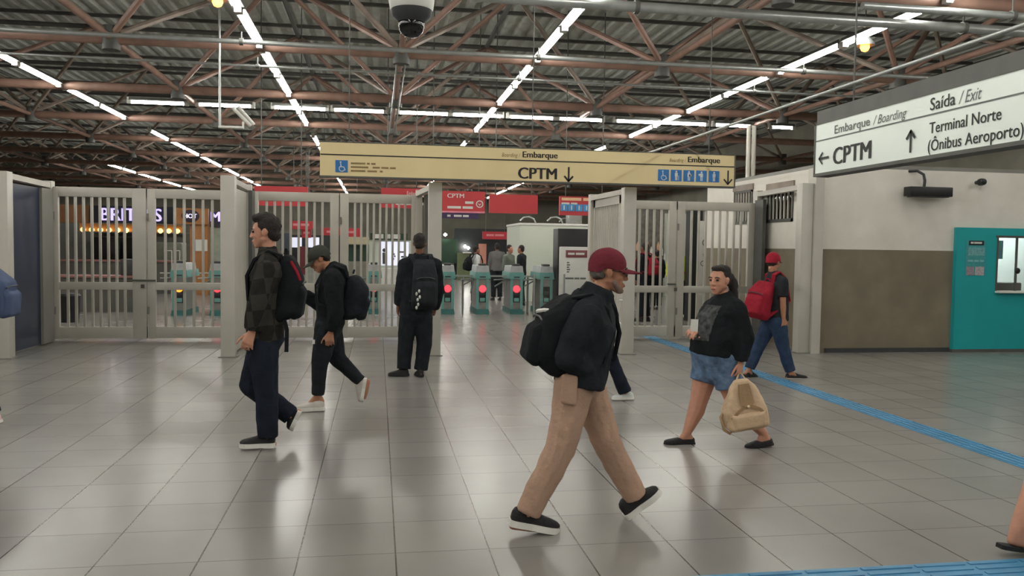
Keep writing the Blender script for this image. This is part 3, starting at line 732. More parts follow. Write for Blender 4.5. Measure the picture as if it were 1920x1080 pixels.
bars(s, 'small_print', WHITEPL, (x0+.5, 20, z1-.42), XR, ZU, [(0, .33), (.37, .62)], .06)
MB().box((x0, 19.99, z0+.0), (x1, 20.0, z0+.04)).build('white_line', mat('pink_line', (226, 140, 160), .5), s, smooth=False)
mb = MB(); cc = Vector((x1-.13, 19.995, z1-.3))
for k in range(20):
    t0, t1 = k*math.pi/10, (k+1)*math.pi/10
    mb.prism([cc+Vector((r*math.cos(t), 0, r*math.sin(t))) for r, t in ((.09, t0), (.09, t1), (.065, t1), (.065, t0))], (0, -.004, 0))
mb.prism([cc+Vector((-.045, 0, .02)), cc+Vector((0, 0, -.04)), cc+Vector((.045, 0, .02)), cc+Vector((0, 0, -.005))], (0, -.004, 0))
mb.build('emblem', WHITEPL, s, smooth=False)
MB().box((x0, 20.0, z0-.14), (x1-.15, 20.08, z0-.005)).build('lower_strip', mat('purple_strip', (64, 44, 84), .5), s, smooth=False)
bars(s, 'small_print', WHITEPL, (x0+.5, 20.0, z0-.1), XR, ZU, [(0, .08), (.16, .35), (.38, .52)], .05)
redsign(918, 364, 1008, 401, 20, 'plain red hanging sign in the middle of the open gateway')
s, x0, x1, z0, z1 = redsign(1050, 368, 1140, 405, 20, 'red hanging sign with blue pictogram row beside the right post')
bars(s, 'small_print', mat('cream_print', (230, 190, 150), .6), (x0+.04, 20, z1-.1), XR, ZU, [(0, .5), (.55, .95)], .07)
bars(s, 'small_print', WHITEPL, (x0+.04, 20, z1-.2), XR, ZU, [(0, .2), (.24, .4)], .05)
mb = MB()
for k in range(6): mb.box((x0+.02+k*.19, 19.985, z0+.1), (x0+.19+k*.19, 20, z0+.27))
pp = mb.build('pictogram', mat('light_blue_pictogram', (70, 150, 206), .5), s, smooth=False)
mb = MB()
for k in range(6): mb.box((x0+.09+k*.19, 19.98, z0+.13), (x0+.12+k*.19, 19.986, z0+.24))
mb.build('symbol', WHITEPL, pp, smooth=False)
RED2 = mat('far_red_sign', (176, 44, 54), .5, 0, .08, 3, emit=(190, 44, 56), es=.08)  # distant red faces carry a weak added emission too
for a in (((543, 414, 586, 430), 33, 'small distant red sign above the second backpacker\'s head'), ((601, 427, 676, 444), 36, 'distant long red sign behind the left gate post of the middle gate'),
          ((905, 434, 952, 449), 38, 'distant red fascia left of the white kiosk'), ((566, 428, 583, 446), 33.3, 'small distant red square sign below another red sign')):
    s, x0, x1, z0, z1 = redsign(*a[0], a[1], a[2], m=RED2)
    bars(s, 'small_print', mat('pink_print', (220, 140, 146), .6), (x0+.15*(x1-x0), a[1], (z0+z1)/2-.03), XR, ZU, [(0, (x1-x0)*.3), ((x1-x0)*.34, (x1-x0)*.7)], .09)

# ------------------------------------------------------------------ shop behind the left gate
WOODP = mat('brown_wood_panel', (134, 92, 60), .5, 0, .2, 2)
COUNT = mat('grey_shop_counter', (92, 90, 84), .5, 0, .15, 2)
WARM = mat('warm_counter_light', (255, 214, 140), .4, emit=(255, 205, 120), es=3.2)
e = empty('snack_shop', (-7.6, 27, 0), 'snack shop with purple lit BRITO\'S letters behind the left gate', 'shop')
a = at(168, 385, 27); c2 = at(329, 420, 27)
MB().box((a.x, 27, c2.z), (c2.x, 27.3, a.z)).build('fascia', mat('dark_navy_fascia', (30, 30, 44), .5), e, smooth=False)
PURP = mat('lit_purple_letter', (190, 180, 255), .4, emit=(176, 160, 250), es=1.6)
t0 = at(190, 413, 27); text("BRITO'S", e, 'lit_lettering', PURP, (t0.x, 26.99, t0.z), XR, ZU, .38, at(303, 400, 27).x-t0.x, bold=.03, depth=.02)
a = at(104, 383, 27.1); c2 = at(168, 418, 27.1); MB().box((a.x, 27.1, c2.z), (c2.x, 27.4, a.z)).build('wood_panel', WOODP, e, smooth=False)
a = at(104, 419, 30); c2 = at(345, 530, 30); MB().box((a.x-2, 30, 0), (c2.x, 30.2, a.z+.3)).build('back_wall', mat('shop_grey_wall', (120, 120, 114), .6, 0, .12, 1), e, smooth=False)
mb = MB(); a = at(150, 428, 27.4); c2 = at(342, 428, 27.4); mb.box((a.x, 27.35, a.z-.09), (c2.x, 27.6, a.z+.15)); mb.build('pelmet', mat('warm_pelmet', (176, 128, 74), .5, 0, .25, 4), e, smooth=False)
for k in range(12):
    x = a.x+(c2.x-a.x)*(k+.5)/12
    MB().lathe([(.02, -.1), (.075, -.05), (.08, .0), (.03, .05)], (x, 27.28, a.z-.02), 10).build('lamp', WARM, e)
MB().box((-9.6, 27.2, 0), (-6.1, 27.9, .98)).build('counter', COUNT, e, smooth=False)
MB().box((-9.6, 27.15, .98), (-6.1, 27.95, 1.03)).build('counter_top', mat('pinkish_counter_top', (150, 104, 98), .4), e, smooth=False)
for k, x in enumerate((-9.3, -8.3)):
    MB().box((x, 29.2, .9), (x+.85, 29.8, 1.75), .02).build('oven', mat('dark_oven', (46, 46, 46), .35, .3), e)
MB().box((-7.2, 28.8, 1.0), (-6.4, 29.5, 1.6), .02).build('display_case', mat('pale_green_case', (140, 150, 138), .4), e)
for z in (1.5, 1.9): MB().box((-9.4, 29.7, z), (-6.2, 29.98, z+.04)).build('shelf', GREYPAINT, e, smooth=False)
c = at(132, 640, 17.5)
e = empty('bin', (c.x, 17.5, 0), 'dark rubbish bin standing behind the left gate', 'bin')
MB().lathe([(.16, 0), (.19, .5), (.2, .52), (.17, .56), (.05, .58)], (c.x, 17.5, 0), 18).build('bucket', BLACKP, e)
e = empty('shop_column', (-5.4, 26.6, 0), 'orange brown wood column with round lit HOT sign behind the left gate', 'column')
ORW = mat('orange_brown_wood', (164, 110, 62), .5, 0, .18, 2)
a = at(356, 390, 26.6); c2 = at(389, 560, 26.6); MB().box((a.x, 26.6, 0), (c2.x, 27.0, 2.2)).build('shaft', ORW, e, smooth=False)
a = at(327, 390, 26.55); c2 = at(391, 421, 26.55); MB().box((a.x, 26.5, c2.z), (c2.x, 26.65, a.z)).build('board', ORW, e, smooth=False)
cc = at(357, 405, 26.48)
ov = MB(); ov.prism([cc+Vector((.26*math.cos(t*math.pi/12), 0, .19*math.sin(t*math.pi/12))) for t in range(24)], (0, .05, 0)); ovo = ov.build('oval_sign', mat('dark_oval', (40, 26, 46), .4), e, smooth=False)
text('HOT', e, 'lit_lettering', mat('lit_white_letter', (230, 225, 255), .4, emit=(220, 220, 255), es=1.4), (cc.x-.19, 26.47, cc.z-.065), XR, ZU, .13, .38, bold=.03, depth=.02)
MB().box((a.x+.6, 26.58, 1.35), (a.x+.95, 26.6, 1.7)).build('notice', WHITEPL, e, smooth=False)
e = empty('shop', (-4.6, 27, 0), 'pale green shop wall with purple lit lettering beside the wood column', 'shop')
a = at(393, 397, 27); c2 = at(470, 427, 27); MB().box((a.x, 27, c2.z), (c2.x, 27.2, a.z)).build('fascia', mat('dark_grey_fascia', (48, 48, 58), .5), e, smooth=False)
MB().box((a.x, 27.05, 0), (c2.x, 27.2, c2.z)).build('wall', mat('pale_green_wall', (150, 160, 146), .6), e, smooth=False)
t0 = at(396, 415, 27); text('M', e, 'lit_lettering', PURP, (t0.x, 26.99, t0.z), XR, ZU, .3, .26, bold=.03, depth=.02)
e = empty('metal_rail', (-5.2, 24, 0), 'thin white metal railing with square frame behind the left gate', 'railing')
for p, q in (((310, 470), (310, 560)), ((322, 470), (322, 560)), ((310, 470), (322, 470)), ((327, 470), (337, 470)), ((337, 470), (337, 500)), ((300, 512), (330, 512)), ((365, 512), (392, 512))):
    A = at(*p, 24); Bq = at(*q, 24); MB().cyl(A, Bq, .018, n=6).build('bar', WHITEPAINT, e)

c0 = at(262, 560, 20)
e = empty('shop_counter', (-7.2, 20, 0), 'long grey shop counter with pinkish top behind the left gate bars', 'counter')
MB().box((-9.5, 20, 0), (c0.x, 20.8, .78)).build('front', COUNT, e, smooth=False)
MB().box((-9.5, 19.95, .78), (c0.x+.03, 20.85, .82)).build('top', mat('pinkish_counter_top', (150, 104, 98), .4), e, smooth=False)
MB().box((c0.x-.5, 20.3, .82), (c0.x-.05, 20.7, 1.2), .02).build('till', DARKGREY, e)
# ------------------------------------------------------------------ far shops behind the middle gate and gateway
GREENP = mat('dark_green_panel', (38, 66, 48), .5, 0, .15, 2)
def boxpx(px0, py0, px1, py1, Y, d, name, m, parent, floor_=False):
    a = at(px0, py0, Y); c = at(px1, py1, Y)
    return MB().box((a.x, Y, 0 if floor_ else c.z), (c.x, Y+d, a.z)).build(name, m, parent, smooth=False)
SCREEN = mat('lit_shop_screen', (225, 228, 245), .4, 0, .05, 2, emit=(222, 226, 246), es=.75)
e = empty('pharmacy_stand', (at(725, 480, 30).x, 30, 0), 'white stand with lit poster wall and green heading behind the standing man', 'stand')
boxpx(692, 450, 770, 545, 30.2, 1.5, 'body', KW, e, True)
boxpx(712, 453, 766, 498, 30.15, .05, 'lit_poster', SCREEN, e)
g = boxpx(694, 437, 764, 450, 30.05, .3, 'heading', GREENP, e)
bars(e, 'small_print', WHITEPL, at(703, 447, 30.04), XR, ZU, [(0, .3), (.38, .55), (.62, .9)], .16)
mb = MB(); p = at(720, 495, 30.1)
mb.hull([p+Vector((x, 0, z)) for x, z in ((-.05, 0), (.07, 0), (.08, .35), (-.06, .4))], [p+Vector((0, .03, .42))]); mb.lathe([(.01, 0), (.06, .05), (.06, .1), (.01, .15)], p+Vector((0, 0, .42)), 10); mb.build('poster_figure', DARKGREY, e)
mb = MB()
for k, (x, z, w) in enumerate(((735, 478, .1), (739, 482, .05), (748, 474, .22), (735, 487, .08), (752, 483, .2))):
    q = at(x, z, 30.13); mb.box((q.x, 30.13, q.z), (q.x+w, 30.15, q.z+.06))
mb.build('poster_print', SIGNGREY, e, smooth=False)
boxpx(715, 503, 755, 560, 29.4, .5, 'counter', WHITEPL, e, True)
e = empty('market_stall', (at(668, 480, 34).x, 34, 0), 'cream and dark green stall behind the middle gate post', 'stall')
boxpx(644, 444, 692, 458, 34, .4, 'awning', mat('cream_awning', (190, 178, 146), .6), e)
boxpx(644, 459, 692, 490, 34.4, .3, 'panel', GREENP, e)
boxpx(640, 490, 694, 530, 34.2, .6, 'counter', mat('grey_green_counter', (140, 138, 124), .6), e, True)
e = empty('market_stall', (at(572, 480, 34).x, 34, 0), 'stall with white lit boxes behind the two backpackers', 'stall')
boxpx(544, 445, 565, 464, 33.9, .2, 'lit_box', SCREEN, e); boxpx(578, 445, 598, 464, 33.9, .2, 'lit_box', SCREEN, e)
boxpx(528, 440, 640, 480, 34.6, .2, 'back_wall', mat('dark_stall', (40, 44, 42), .6), e, True)
boxpx(540, 500, 640, 540, 34, .6, 'counter', mat('pale_counter', (160, 164, 156), .5), e, True)
boxpx(560, 462, 572, 515, 33.8, .2, 'red_panel', mat('dull_red_panel', (110, 44, 50), .5), e)
boxpx(526, 437, 545, 470, 33.7, .1, 'display_screen', mat('grey_blue_screen', (74, 82, 94), .3), e)
e = empty('far_shop', (at(900, 480, 40).x, 40, 0), 'dark shop front far beyond the open gateway', 'shop')
boxpx(852, 428, 955, 500, 40, .3, 'front', mat('black_shopfront', (20, 26, 28), .4), e, True)
boxpx(825, 448, 858, 494, 39.6, .3, 'green_panel', GREENP, e)
boxpx(858, 474, 885, 492, 39.4, .4, 'counter', mat('olive_counter', (112, 120, 86), .5), e, True)
boxpx(868, 473, 884, 475, 39.3, .4, 'counter_top', WHITEPL, e)
for p in ((872, 462), (878, 465), (835, 440)): MB().lathe([(.01, -.08), (.09, 0), (.01, .08)], at(*p, 39.5), 10).build('lamp', TUBEM, e)
e = empty('poster_stand', (at(904, 480, 29).x, 29, 0), 'tall pink poster panel behind the middle turnstile', 'poster')
boxpx(898, 457, 911, 545, 29, .1, 'panel', mat('salmon_poster', (206, 140, 122), .5, 0, .15, 4), e, True)
e = empty('notice_board', (at(1322, 460, 17.2).x, 17.2, 0), 'white board with grey emblems behind the gate left of the woman', 'board')
boxpx(1311, 414, 1336, 640, 17.2, .1, 'panel', WHITEPL, e, True)
mb = MB()
for (x, y, r) in ((1324, 455, .09), (1324, 478, .07), (1318, 494, .06), (1330, 490, .06)):
    q = at(x, y, 17.18)
    for k in range(14):
        t0, t1 = k*math.pi/7, (k+1)*math.pi/7
        mb.prism([q+Vector((rr*math.cos(t), 0, rr*math.sin(t))) for rr, t in ((r, t0), (r, t1), (r*.75, t1), (r*.75, t0))], (0, -.005, 0))
mb.build('emblem', SIGNGREY, e, smooth=False)
boxpx(1338, 449, 1345, 463, 16.3, .05, 'door_sensor', BLACKP, e)
e = empty('dark_doorway', (at(1300, 460, 17.6).x, 17.6, 0), 'narrow black doorway beside the white board behind the gate', 'doorway')
boxpx(1296, 395, 1312, 640, 17.6, .3, 'opening', mat('doorway_black', (26, 30, 30), .6), e, True)  # solid black block standing in for the dark opening
e = empty('display_stand', (at(1225, 450, 27).x, 27, 0), 'tall shop display with pale bottles behind the gate right of the maroon cap', 'display')
boxpx(1183, 390, 1262, 540, 27.3, .4, 'cabinet', mat('grey_display', (112, 108, 100), .5, 0, .3, 6), e, True)
boxpx(1250, 400, 1297, 560, 27.1, .3, 'pale_side', KW, e, True)
for k in range(9):
    q = at(1195+k*6.5, 470+(k % 3)*9, 27.2); MB().lathe([(.05, 0), (.05, .2), (.02, .26), (.02, .3)], q, 8).build('bottle', WHITEPL if k % 3 else mat('peach_bottle', (210, 160, 130), .4), e)
e = empty('storage_block', (-12, 40, 0), 'dark far partition beyond the left gate', 'partition')
MB().box((-22, 40, 0), (-9.5, 40.3, 2.6)).build('panel', HALLW, e, smooth=False)

# ================================================================== PEOPLE
def _ico():
    b = bmesh.new(); bmesh.ops.create_icosphere(b, subdivisions=2, radius=1); r = [v.co.copy() for v in b.verts]; b.free(); return r
ICO = _ico()
def sph(c, r, fr=None):
    c = Vector(c)
    if isinstance(r, (int, float)): return [c+p*r for p in ICO]
    fr = fr or (Vector((1, 0, 0)), Vector((0, 1, 0)), Vector((0, 0, 1)))
    return [c+fr[0]*p.x*r[0]+fr[1]*p.y*r[1]+fr[2]*p.z*r[2] for p in ICO]
def ring(c, A, B, n=18): return [Vector(c)+A*math.cos(2*math.pi*i/n)+B*math.sin(2*math.pi*i/n) for i in range(n)]
def disc(c, d, r, n=16):
    R = rot_to(d); return [Vector(c)+R @ Vector((r*math.cos(2*math.pi*i/n), r*math.sin(2*math.pi*i/n), 0)) for i in range(n)]
def lerp(a, b, t): return a+(b-a)*t
def limb(mb, pts, rs, flat_end=False, flat_start=False):
    for i in range(len(pts)-1):
        a, b = pts[i], pts[i+1]
        A = disc(a, b-a, rs[i]) if (flat_start and i == 0) else sph(a, rs[i])
        B = disc(b, b-a, rs[i+1]) if (flat_end and i == len(pts)-2) else sph(b, rs[i+1])
        mb.hull(A, B)
class Fr:
    """local frame: f forward, l left, u up"""
    def __init__(s, c, f, up=(0, 0, 1)):
        s.c = Vector(c); s.f = Vector(f).normalized(); up = Vector(up)
        s.u = (up-s.f*up.dot(s.f)).normalized(); s.l = s.u.cross(s.f)
    def p(s, x, y, z): return s.c+s.f*x+s.l*y+s.u*z
    def ax(s): return (s.f, s.l, s.u)
def head(mb, H, k=1, chub=1):
    S = lambda x, y, z, r: sph(H.p(x*k, y*k, z*k), tuple(q*k for q in r) if isinstance(r, tuple) else r*k, H.ax())
    mb.hull(S(-.012, 0, .038, (.094, .074, .088)))
    mb.hull(S(.03, 0, .03, (.062, .066, .07)), S(.04, 0, -.04, (.045, .054*chub, .04)))
    mb.hull(S(.035, 0, -.045, (.045, .055*chub, .035)), S(.066, 0, -.093, (.02, .024*chub, .018)), S(-.01, 0, -.045, (.04, .06*chub, .03)))
    for s in (-1, 1):
        mb.hull(S(-.005, .074*s, .0, (.02, .01, .03)), S(-.01, .08*s, .014, (.016, .008, .018)))
        mb.hull(S(.07, .03*s, .03, (.022, .024, .01)))                       # brow
        mb.hull(S(.062, .036*s, -.022, (.022, .02, .018)))                   # cheek
    mb.hull(S(.09, 0, .018, .01), S(.106, 0, -.024, .011)); mb.hull(S(.099, .011, -.027, .009), S(.099, -.011, -.027, .009))
    mb.hull(S(.088, .017, -.058, .007), S(.088, -.017, -.058, .007), S(.095, 0, -.055, .007))
    mb.hull(S(.085, .014, -.069, .008), S(.085, -.014, -.069, .008), S(.091, 0, -.069, .008))
def face_bits(H, root, k=1):
    for s in (-1, 1):
        MB().hull(sph(H.p(.082*k, .031*s*k, .01*k), (.012*k, .015*k, .008*k), H.ax())).build('eye', EYEM, root)
        MB().tube([H.p(.092*k, .014*s*k, .031*k), H.p(.094*k, .032*s*k, .037*k), H.p(.082*k, .052*s*k, .03*k)], .004*k, 6).build('eyebrow', HAIRM, root)
    MB().hull(sph(H.p(.095*k, 0, -.063*k), (.007*k, .021*k, .008*k), H.ax())).build('lips', LIPM, root)
def hand(mb, w, d, palm, thumb, k=1, curl=.5):
    """w wrist, d along the hand, palm = palm normal, thumb = side of the thumb"""
    d = Vector(d).normalized(); n = Vector(palm); n = (n-d*n.dot(d)).normalized(); t = d.cross(n)
    if t.dot(Vector(thumb)) < 0: t = -t
    w = Vector(w)
    mb.hull(sph(w, .027*k), sph(w+d*.085*k+t*.028*k, .014*k), sph(w+d*.083*k-t*.03*k, .013*k), sph(w+d*.03*k+t*.022*k, .017*k))
    for i, (o, L) in enumerate(((.033, .068), (.011, .077), (-.012, .07), (-.034, .055))):
        p = w+d*.084*k+t*o*k*1.08; a = 0; r = .0095
        for j, f in enumerate((.45, .32, .25)):
            a += curl*(.75 if j == 0 else 1)+.06*i
            q = p+(d*math.cos(a)+n*math.sin(a)+t*o*1.2*(1-j*.3))*L*f*k*1.15
            mb.hull(sph(p, r*k), sph(q, r*.92*k)); p = q; r *= .93
    p = w+d*.028*k+t*.026*k
    for a, L, r in ((.75, .045, .0135), (.45, .034, .011), (.25, .028, .0095)):
        q = p+(d*math.cos(a)+t*math.sin(a)+n*.35*curl)*L*k; mb.hull(sph(p, r*k), sph(q, r*.9*k)); p = q
class Pose: pass
def make_body(J, skin, voxel, k=1, bulk=1, hands=None, chub=1, feet=True):
    mb = MB(); H = J.H
    head(mb, H, k, chub)
    mb.hull(sph(H.p(-.02*k, 0, -.07*k), .05*k), sph(J.neck, .056*k))
    R = J.R; S = (J.neck-J.pel).normalized(); Fp = J.Fp
    c1, c2 = lerp(J.neck, J.pel, .32), lerp(J.neck, J.pel, .66)
    A = ring(c1, R*.155*k*bulk, Fp*.1*k*bulk); B = ring(c2, R*.135*k*bulk, Fp*.09*k*bulk); C = ring(J.pel, R*.15*k*bulk, Fp*.1*k*bulk)
    mb.hull(sph(J.sh[0], .05*k), sph(J.sh[1], .05*k), sph(J.neck, .056*k), A); mb.hull(A, B); mb.hull(B, C)
    mb.hull(C, sph(J.hip[0], .08*k*bulk), sph(J.hip[1], .08*k*bulk))
    for i in (0, 1):
        limb(mb, [J.sh[i], lerp(J.sh[i], J.el[i], .5), J.el[i], lerp(J.el[i], J.wr[i], .3), J.wr[i]], [.05*k, .046*k*bulk, .038*k, .04*k, .027*k])
        limb(mb, [J.hip[i], J.kn[i], lerp(J.kn[i], J.an[i], .3)-J.F*.012*k, J.an[i]], [.085*k*bulk, .058*k*bulk, .056*k*bulk, .036*k])
        if feet:
            toe = J.toe[i]; mb.hull(sph(J.an[i], .034*k), sph(J.heel[i]+ZU*.0, .024*k), sph(lerp(J.heel[i], toe, .5), .024*k)); mb.hull(sph(lerp(J.heel[i], toe, .5), .024*k), sph(lerp(J.heel[i], toe, .85), .014*k))
        hd = hands[i] if hands else None
        if hd: hand(mb, J.wr[i], hd[0], hd[1], hd[2], k, hd[3])
        else: mb.hull(sph(J.wr[i], .026*k), sph(J.wr[i]+(J.wr[i]-J.el[i]).normalized()*.08*k, .024*k))
    mb.remesh(voxel, 3)
    return mb.build('person', skin, None, angle=180)
def jacket(J, m, root, voxel, k=1, chest=(.2, .14), waist=(.19, .14), hem=(.19, .14), ht=1.12, slv=(.075, .06, .05), cuff=.93, disp=.006, name='jacket', collar=.075, belly=0, hood=False, short=None, shift=0, colh=.055):
    mb = MB(); R, Fp = J.R, J.Fp
    c1, c2 = lerp(J.neck, J.pel, .33)+Fp*shift, lerp(J.neck, J.pel, .7)+Fp*belly; c3 = lerp(J.neck, J.pel, ht)+Fp*belly*.7
    A = ring(c1, R*chest[0], Fp*chest[1]); B = ring(c2, R*waist[0], Fp*waist[1]); C = ring(c3, R*hem[0], Fp*hem[1])
    mb.hull(sph(J.sh[0], slv[0]*.95), sph(J.sh[1], slv[0]*.95), sph(J.neck, collar), A); mb.hull(A, B); mb.hull(B, C)
    up = (J.H.c-J.neck).normalized()
    mb.hull(sph(J.neck, collar*1.02), disc(J.neck+up*colh*k, up, collar*.92))
    if hood:
        mb.hull(sph(J.neck-J.F*.06*k+ZU*.02, (.07*k, .09*k, .05*k), (J.F, R, ZU)), sph(J.neck-J.F*.1*k-ZU*.07*k, .05*k))
    for i in (0, 1):
        if short: limb(mb, [J.sh[i], lerp(J.sh[i], J.el[i], short)], [slv[0], slv[1]], True)
        else: limb(mb, [J.sh[i], lerp(J.sh[i], J.el[i], .5), J.el[i], lerp(J.el[i], J.wr[i], cuff)], [slv[0], (slv[0]+slv[1])/2, slv[1], slv[2]], True)
    mb.remesh(voxel, 4, disp)
    return mb.build(name, m, root, angle=180)
def trousers(J, m, root, voxel, k=1, waist=(.17, .12), hipr=(.18, .13), leg=(.1, .082, .075), hem=.96, disp=.005, name='trousers', shorts=None, seat=0):
    mb = MB(); R, Fp = J.R, J.Fp; S = (J.neck-J.pel).normalized()
    W = ring(J.pel+S*.09*k, R*waist[0], Fp*waist[1]); P = ring(J.pel-S*.02*k-Fp*seat, R*hipr[0], Fp*hipr[1])
    mb.hull(W, P); mb.hull(P, sph(J.hip[0], leg[0]*.98), sph(J.hip[1], leg[0]*.98))
    for i in (0, 1):
        if shorts: limb(mb, [J.hip[i], lerp(J.hip[i], J.kn[i], shorts)], [leg[0], leg[1]], True)
        else:
            e = lerp(J.kn[i], J.an[i], hem); limb(mb, [J.hip[i], J.kn[i], lerp(J.kn[i], e, .5), e], [leg[0], leg[1], (leg[1]+leg[2])/2, leg[2]], True)
    mb.remesh(voxel, 3, disp, .11)
    return mb.build(name, m, root, angle=180)
ST = [(0, .022, .055), (.04, .032, .075), (.14, .038, .09), (.3, .037, .092), (.42, .036, .078), (.55, .042, .062), (.7, .046, .05), (.83, .044, .042), (.93, .034, .034), (.985, .018, .022)]
def shoe(root, heel, toe, up, upper, sole, k=1, h=1, st=.026, low=False):
    heel = Vector(heel); d = Vector(toe)-heel; L = d.length; d.normalize(); u = Vector(up); u = (u-d*u.dot(d)).normalized(); l = u.cross(d)
    mb = MB(); rings = []
    for t, w_, hh in ST:
        if low and t < .45: hh = min(hh, .062)
        c = heel+d*L*t; rr = []
        for j in range(11):
            a = math.pi*j/10; x = math.cos(a); z = math.sin(a)
            x = math.copysign(abs(x)**.75, x); rr.append(mb.bm.verts.new(c+l*w_*k*x+u*(st*k*.8+hh*k*h*z**.8)))
        rings.append(rr)
    for i in range(len(rings)-1):
        for j in range(10): mb.bm.faces.new((rings[i][j], rings[i][j+1], rings[i+1][j+1], rings[i+1][j]))
        mb.bm.faces.new((rings[i][10], rings[i][0], rings[i+1][0], rings[i+1][10]))
    mb.bm.faces.new(rings[0]); mb.bm.faces.new(rings[-1])
    so = mb.build('shoe', upper, root, angle=60)
    mb = MB(); pts = [heel+d*(L*t-.004)+l*(w_*k+.005) for t, w_, _ in ST]+[heel+d*(L+.004)]+[heel+d*(L*t-.004)-l*(w_*k+.005) for t, w_, _ in ST[::-1]]
    mb.prism(pts, u*st*k); mb.build('sole', sole, so, smooth=False)
    return so
def cap(root, H, m, k=1, visor=True, drop=.0):
    mb = MB(); n = 24; rings = []
    for i in range(9):
        a = (math.pi/2)*i/8; r = math.cos(a); z = math.sin(a)
        rings.append([mb.bm.verts.new(H.p((-.012+.104*r*math.cos(2*math.pi*j/n))*k, .086*r*math.sin(2*math.pi*j/n)*k, (.035+.098*z**.9)*k)) if i < 8 else None for j in range(n)])
    top = mb.bm.verts.new(H.p(-.012*k, 0, .135*k))
    low = [mb.bm.verts.new(H.p((-.012+.1*math.cos(2*math.pi*j/n))*k, .083*math.sin(2*math.pi*j/n)*k, (.02 if math.cos(2*math.pi*j/n) > -.3 else -.005)*k)) for j in range(n)]
    rr = [low]+rings[:8]
    for i in range(len(rr)-1):
        for j in range(n): mb.bm.faces.new((rr[i][j], rr[i][(j+1) % n], rr[i+1][(j+1) % n], rr[i+1][j]))
    for j in range(n): mb.bm.faces.new((rr[-1][j], rr[-1][(j+1) % n], top))
    mb.bm.faces.new(low)
    c = mb.build('cap', m, root, angle=60)
    if visor:
        mb = MB(); G = []
        for i in range(5):
            row = []
            for j in range(11):
                a = math.radians(-62+124*j/10); t = i/4
                x = -.012+.1*math.cos(a)+t*.098*max(0, math.cos(a*.9)); y = .084*math.sin(a)*(1-.08*t)
                z = .028-.012*t-drop*t-.014*(math.sin(a)**2)
                row.append((x, y, z))
            G.append(row)
        for dz in (0, .005):
            V = [[mb.bm.verts.new(H.p(x*k, y*k, (z+dz)*k)) for x, y, z in row] for row in G]
            for i in range(4):
                for j in range(10): mb.bm.faces.new((V[i][j], V[i][j+1], V[i+1][j+1], V[i+1][j]))
        mb.build('visor', m, c, angle=60)
    return c
def hair(root, H, k=1, blobs=None, voxel=.008, m=None, disp=.006):
    mb = MB()
    for x, y, z, r in (blobs or []): mb.hull(sph(H.p(x*k, y*k, z*k), tuple(q*k for q in r), H.ax()))
    mb.remesh(voxel, 2, disp, .03); return mb.build('hair', m or HAIRM, root, angle=180)
SHORT_HAIR = [(-.022, 0, .05, (.096, .083, .094)), (-.06, 0, -.01, (.05, .068, .06))]
def backpack(label, c, U, B, w, h, d, m, J, cat='backpack', round_=.06, pocket=True, voxel=.01, strap=True, sw=.055, m2=None, handle=True):
    c = Vector(c); U = Vector(U).normalized(); B = Vector(B); B = (B-U*B.dot(U)).normalized(); W = U.cross(B)
    e = empty('backpack', c, label, cat)
    P = lambda x, y, z: c+W*x*w+B*y*d+U*z*h
    mb = MB(); r = round_
    mb.hull(*[sph(P(sx*(.5-r/w)*(1 if z < .2 else .84), y, z), r*(1 if z < .3 else .8)) for sx in (-1, 1) for y, z in ((-.5+r/d, -.5+r/h), (.5-r/d, -.42+r/h), (.5-r/d, .12), (-.5+r/d, .5-r/h), (.22-r/d, .46-r/h))])
    mb.remesh(voxel, 5, .008, .12); b = mb.build('bag_body', m, e, angle=180)
    if pocket:
        mb = MB(); mb.hull(*[sph(P(sx*.28, y, z), .035) for sx in (-1, 1) for y, z in ((.38, -.36), (.38, .02), (.5, -.33), (.5, -.04))]); mb.remesh(voxel, 4, .004); mb.build('pocket', m2 or m, e, angle=180)
        MB().tube([P(-.36, .5, .1), P(-.2, .53, .13), P(.2, .53, .13), P(.36, .5, .1)], .006, 6).build('zip', DARKGREY, e)
    if handle: MB().tube([P(-.1, -.3, .47), P(-.08, -.3, .54), P(.08, -.3, .54), P(.1, -.3, .47)], .01, 6).build('handle', m, e)
    if strap and J is not None:
        S = (J.neck-J.pel).normalized(); F = J.Fp
        for i in (0, 1):
            s = lerp(J.sh[i], J.neck, .35)
            pts = [P(0, -.4, .4)+(s-J.neck)*.7, s-F*.1+S*.07, s+S*.1, s+F*.1+S*.03, s+F*.155-S*.1, s+F*.14+(s-J.neck)*.5-S*.24, P(0, -.4, -.25)+(s-J.neck)*1.2]
            MB().ribbon(pts, J.R, sw, .016).build('strap', m, e)
    return e
def mkpose(head_c, HF, neck, pel, F, sh, el, wr, hip, kn, an, heel, toe, hup=(0, 0, 1)):
    J = Pose(); J.H = Fr(head_c, HF, hup); J.neck = Vector(neck); J.pel = Vector(pel); J.F = Vector(F).normalized()
    S = (J.neck-J.pel).normalized(); J.R = J.F.cross(ZU).normalized(); J.R = (J.R-S*J.R.dot(S)).normalized(); J.Fp = S.cross(J.R)
    if J.Fp.dot(J.F) < 0: J.Fp = -J.Fp
    J.sh, J.el, J.wr, J.hip, J.kn, J.an, J.heel, J.toe = sh, el, wr, hip, kn, an, heel, toe
    return J
def finish(body, label, base, group=None):
    """put the origin at the feet"""
    base = Vector(base); body.data.transform(Matrix.Translation(-base)); body.location = base
    tag(body, label, 'person', group); return body
def start(J, skin, voxel, base, label, **kw):
    b = make_body(J, skin, voxel, **kw); return finish(b, label, base)

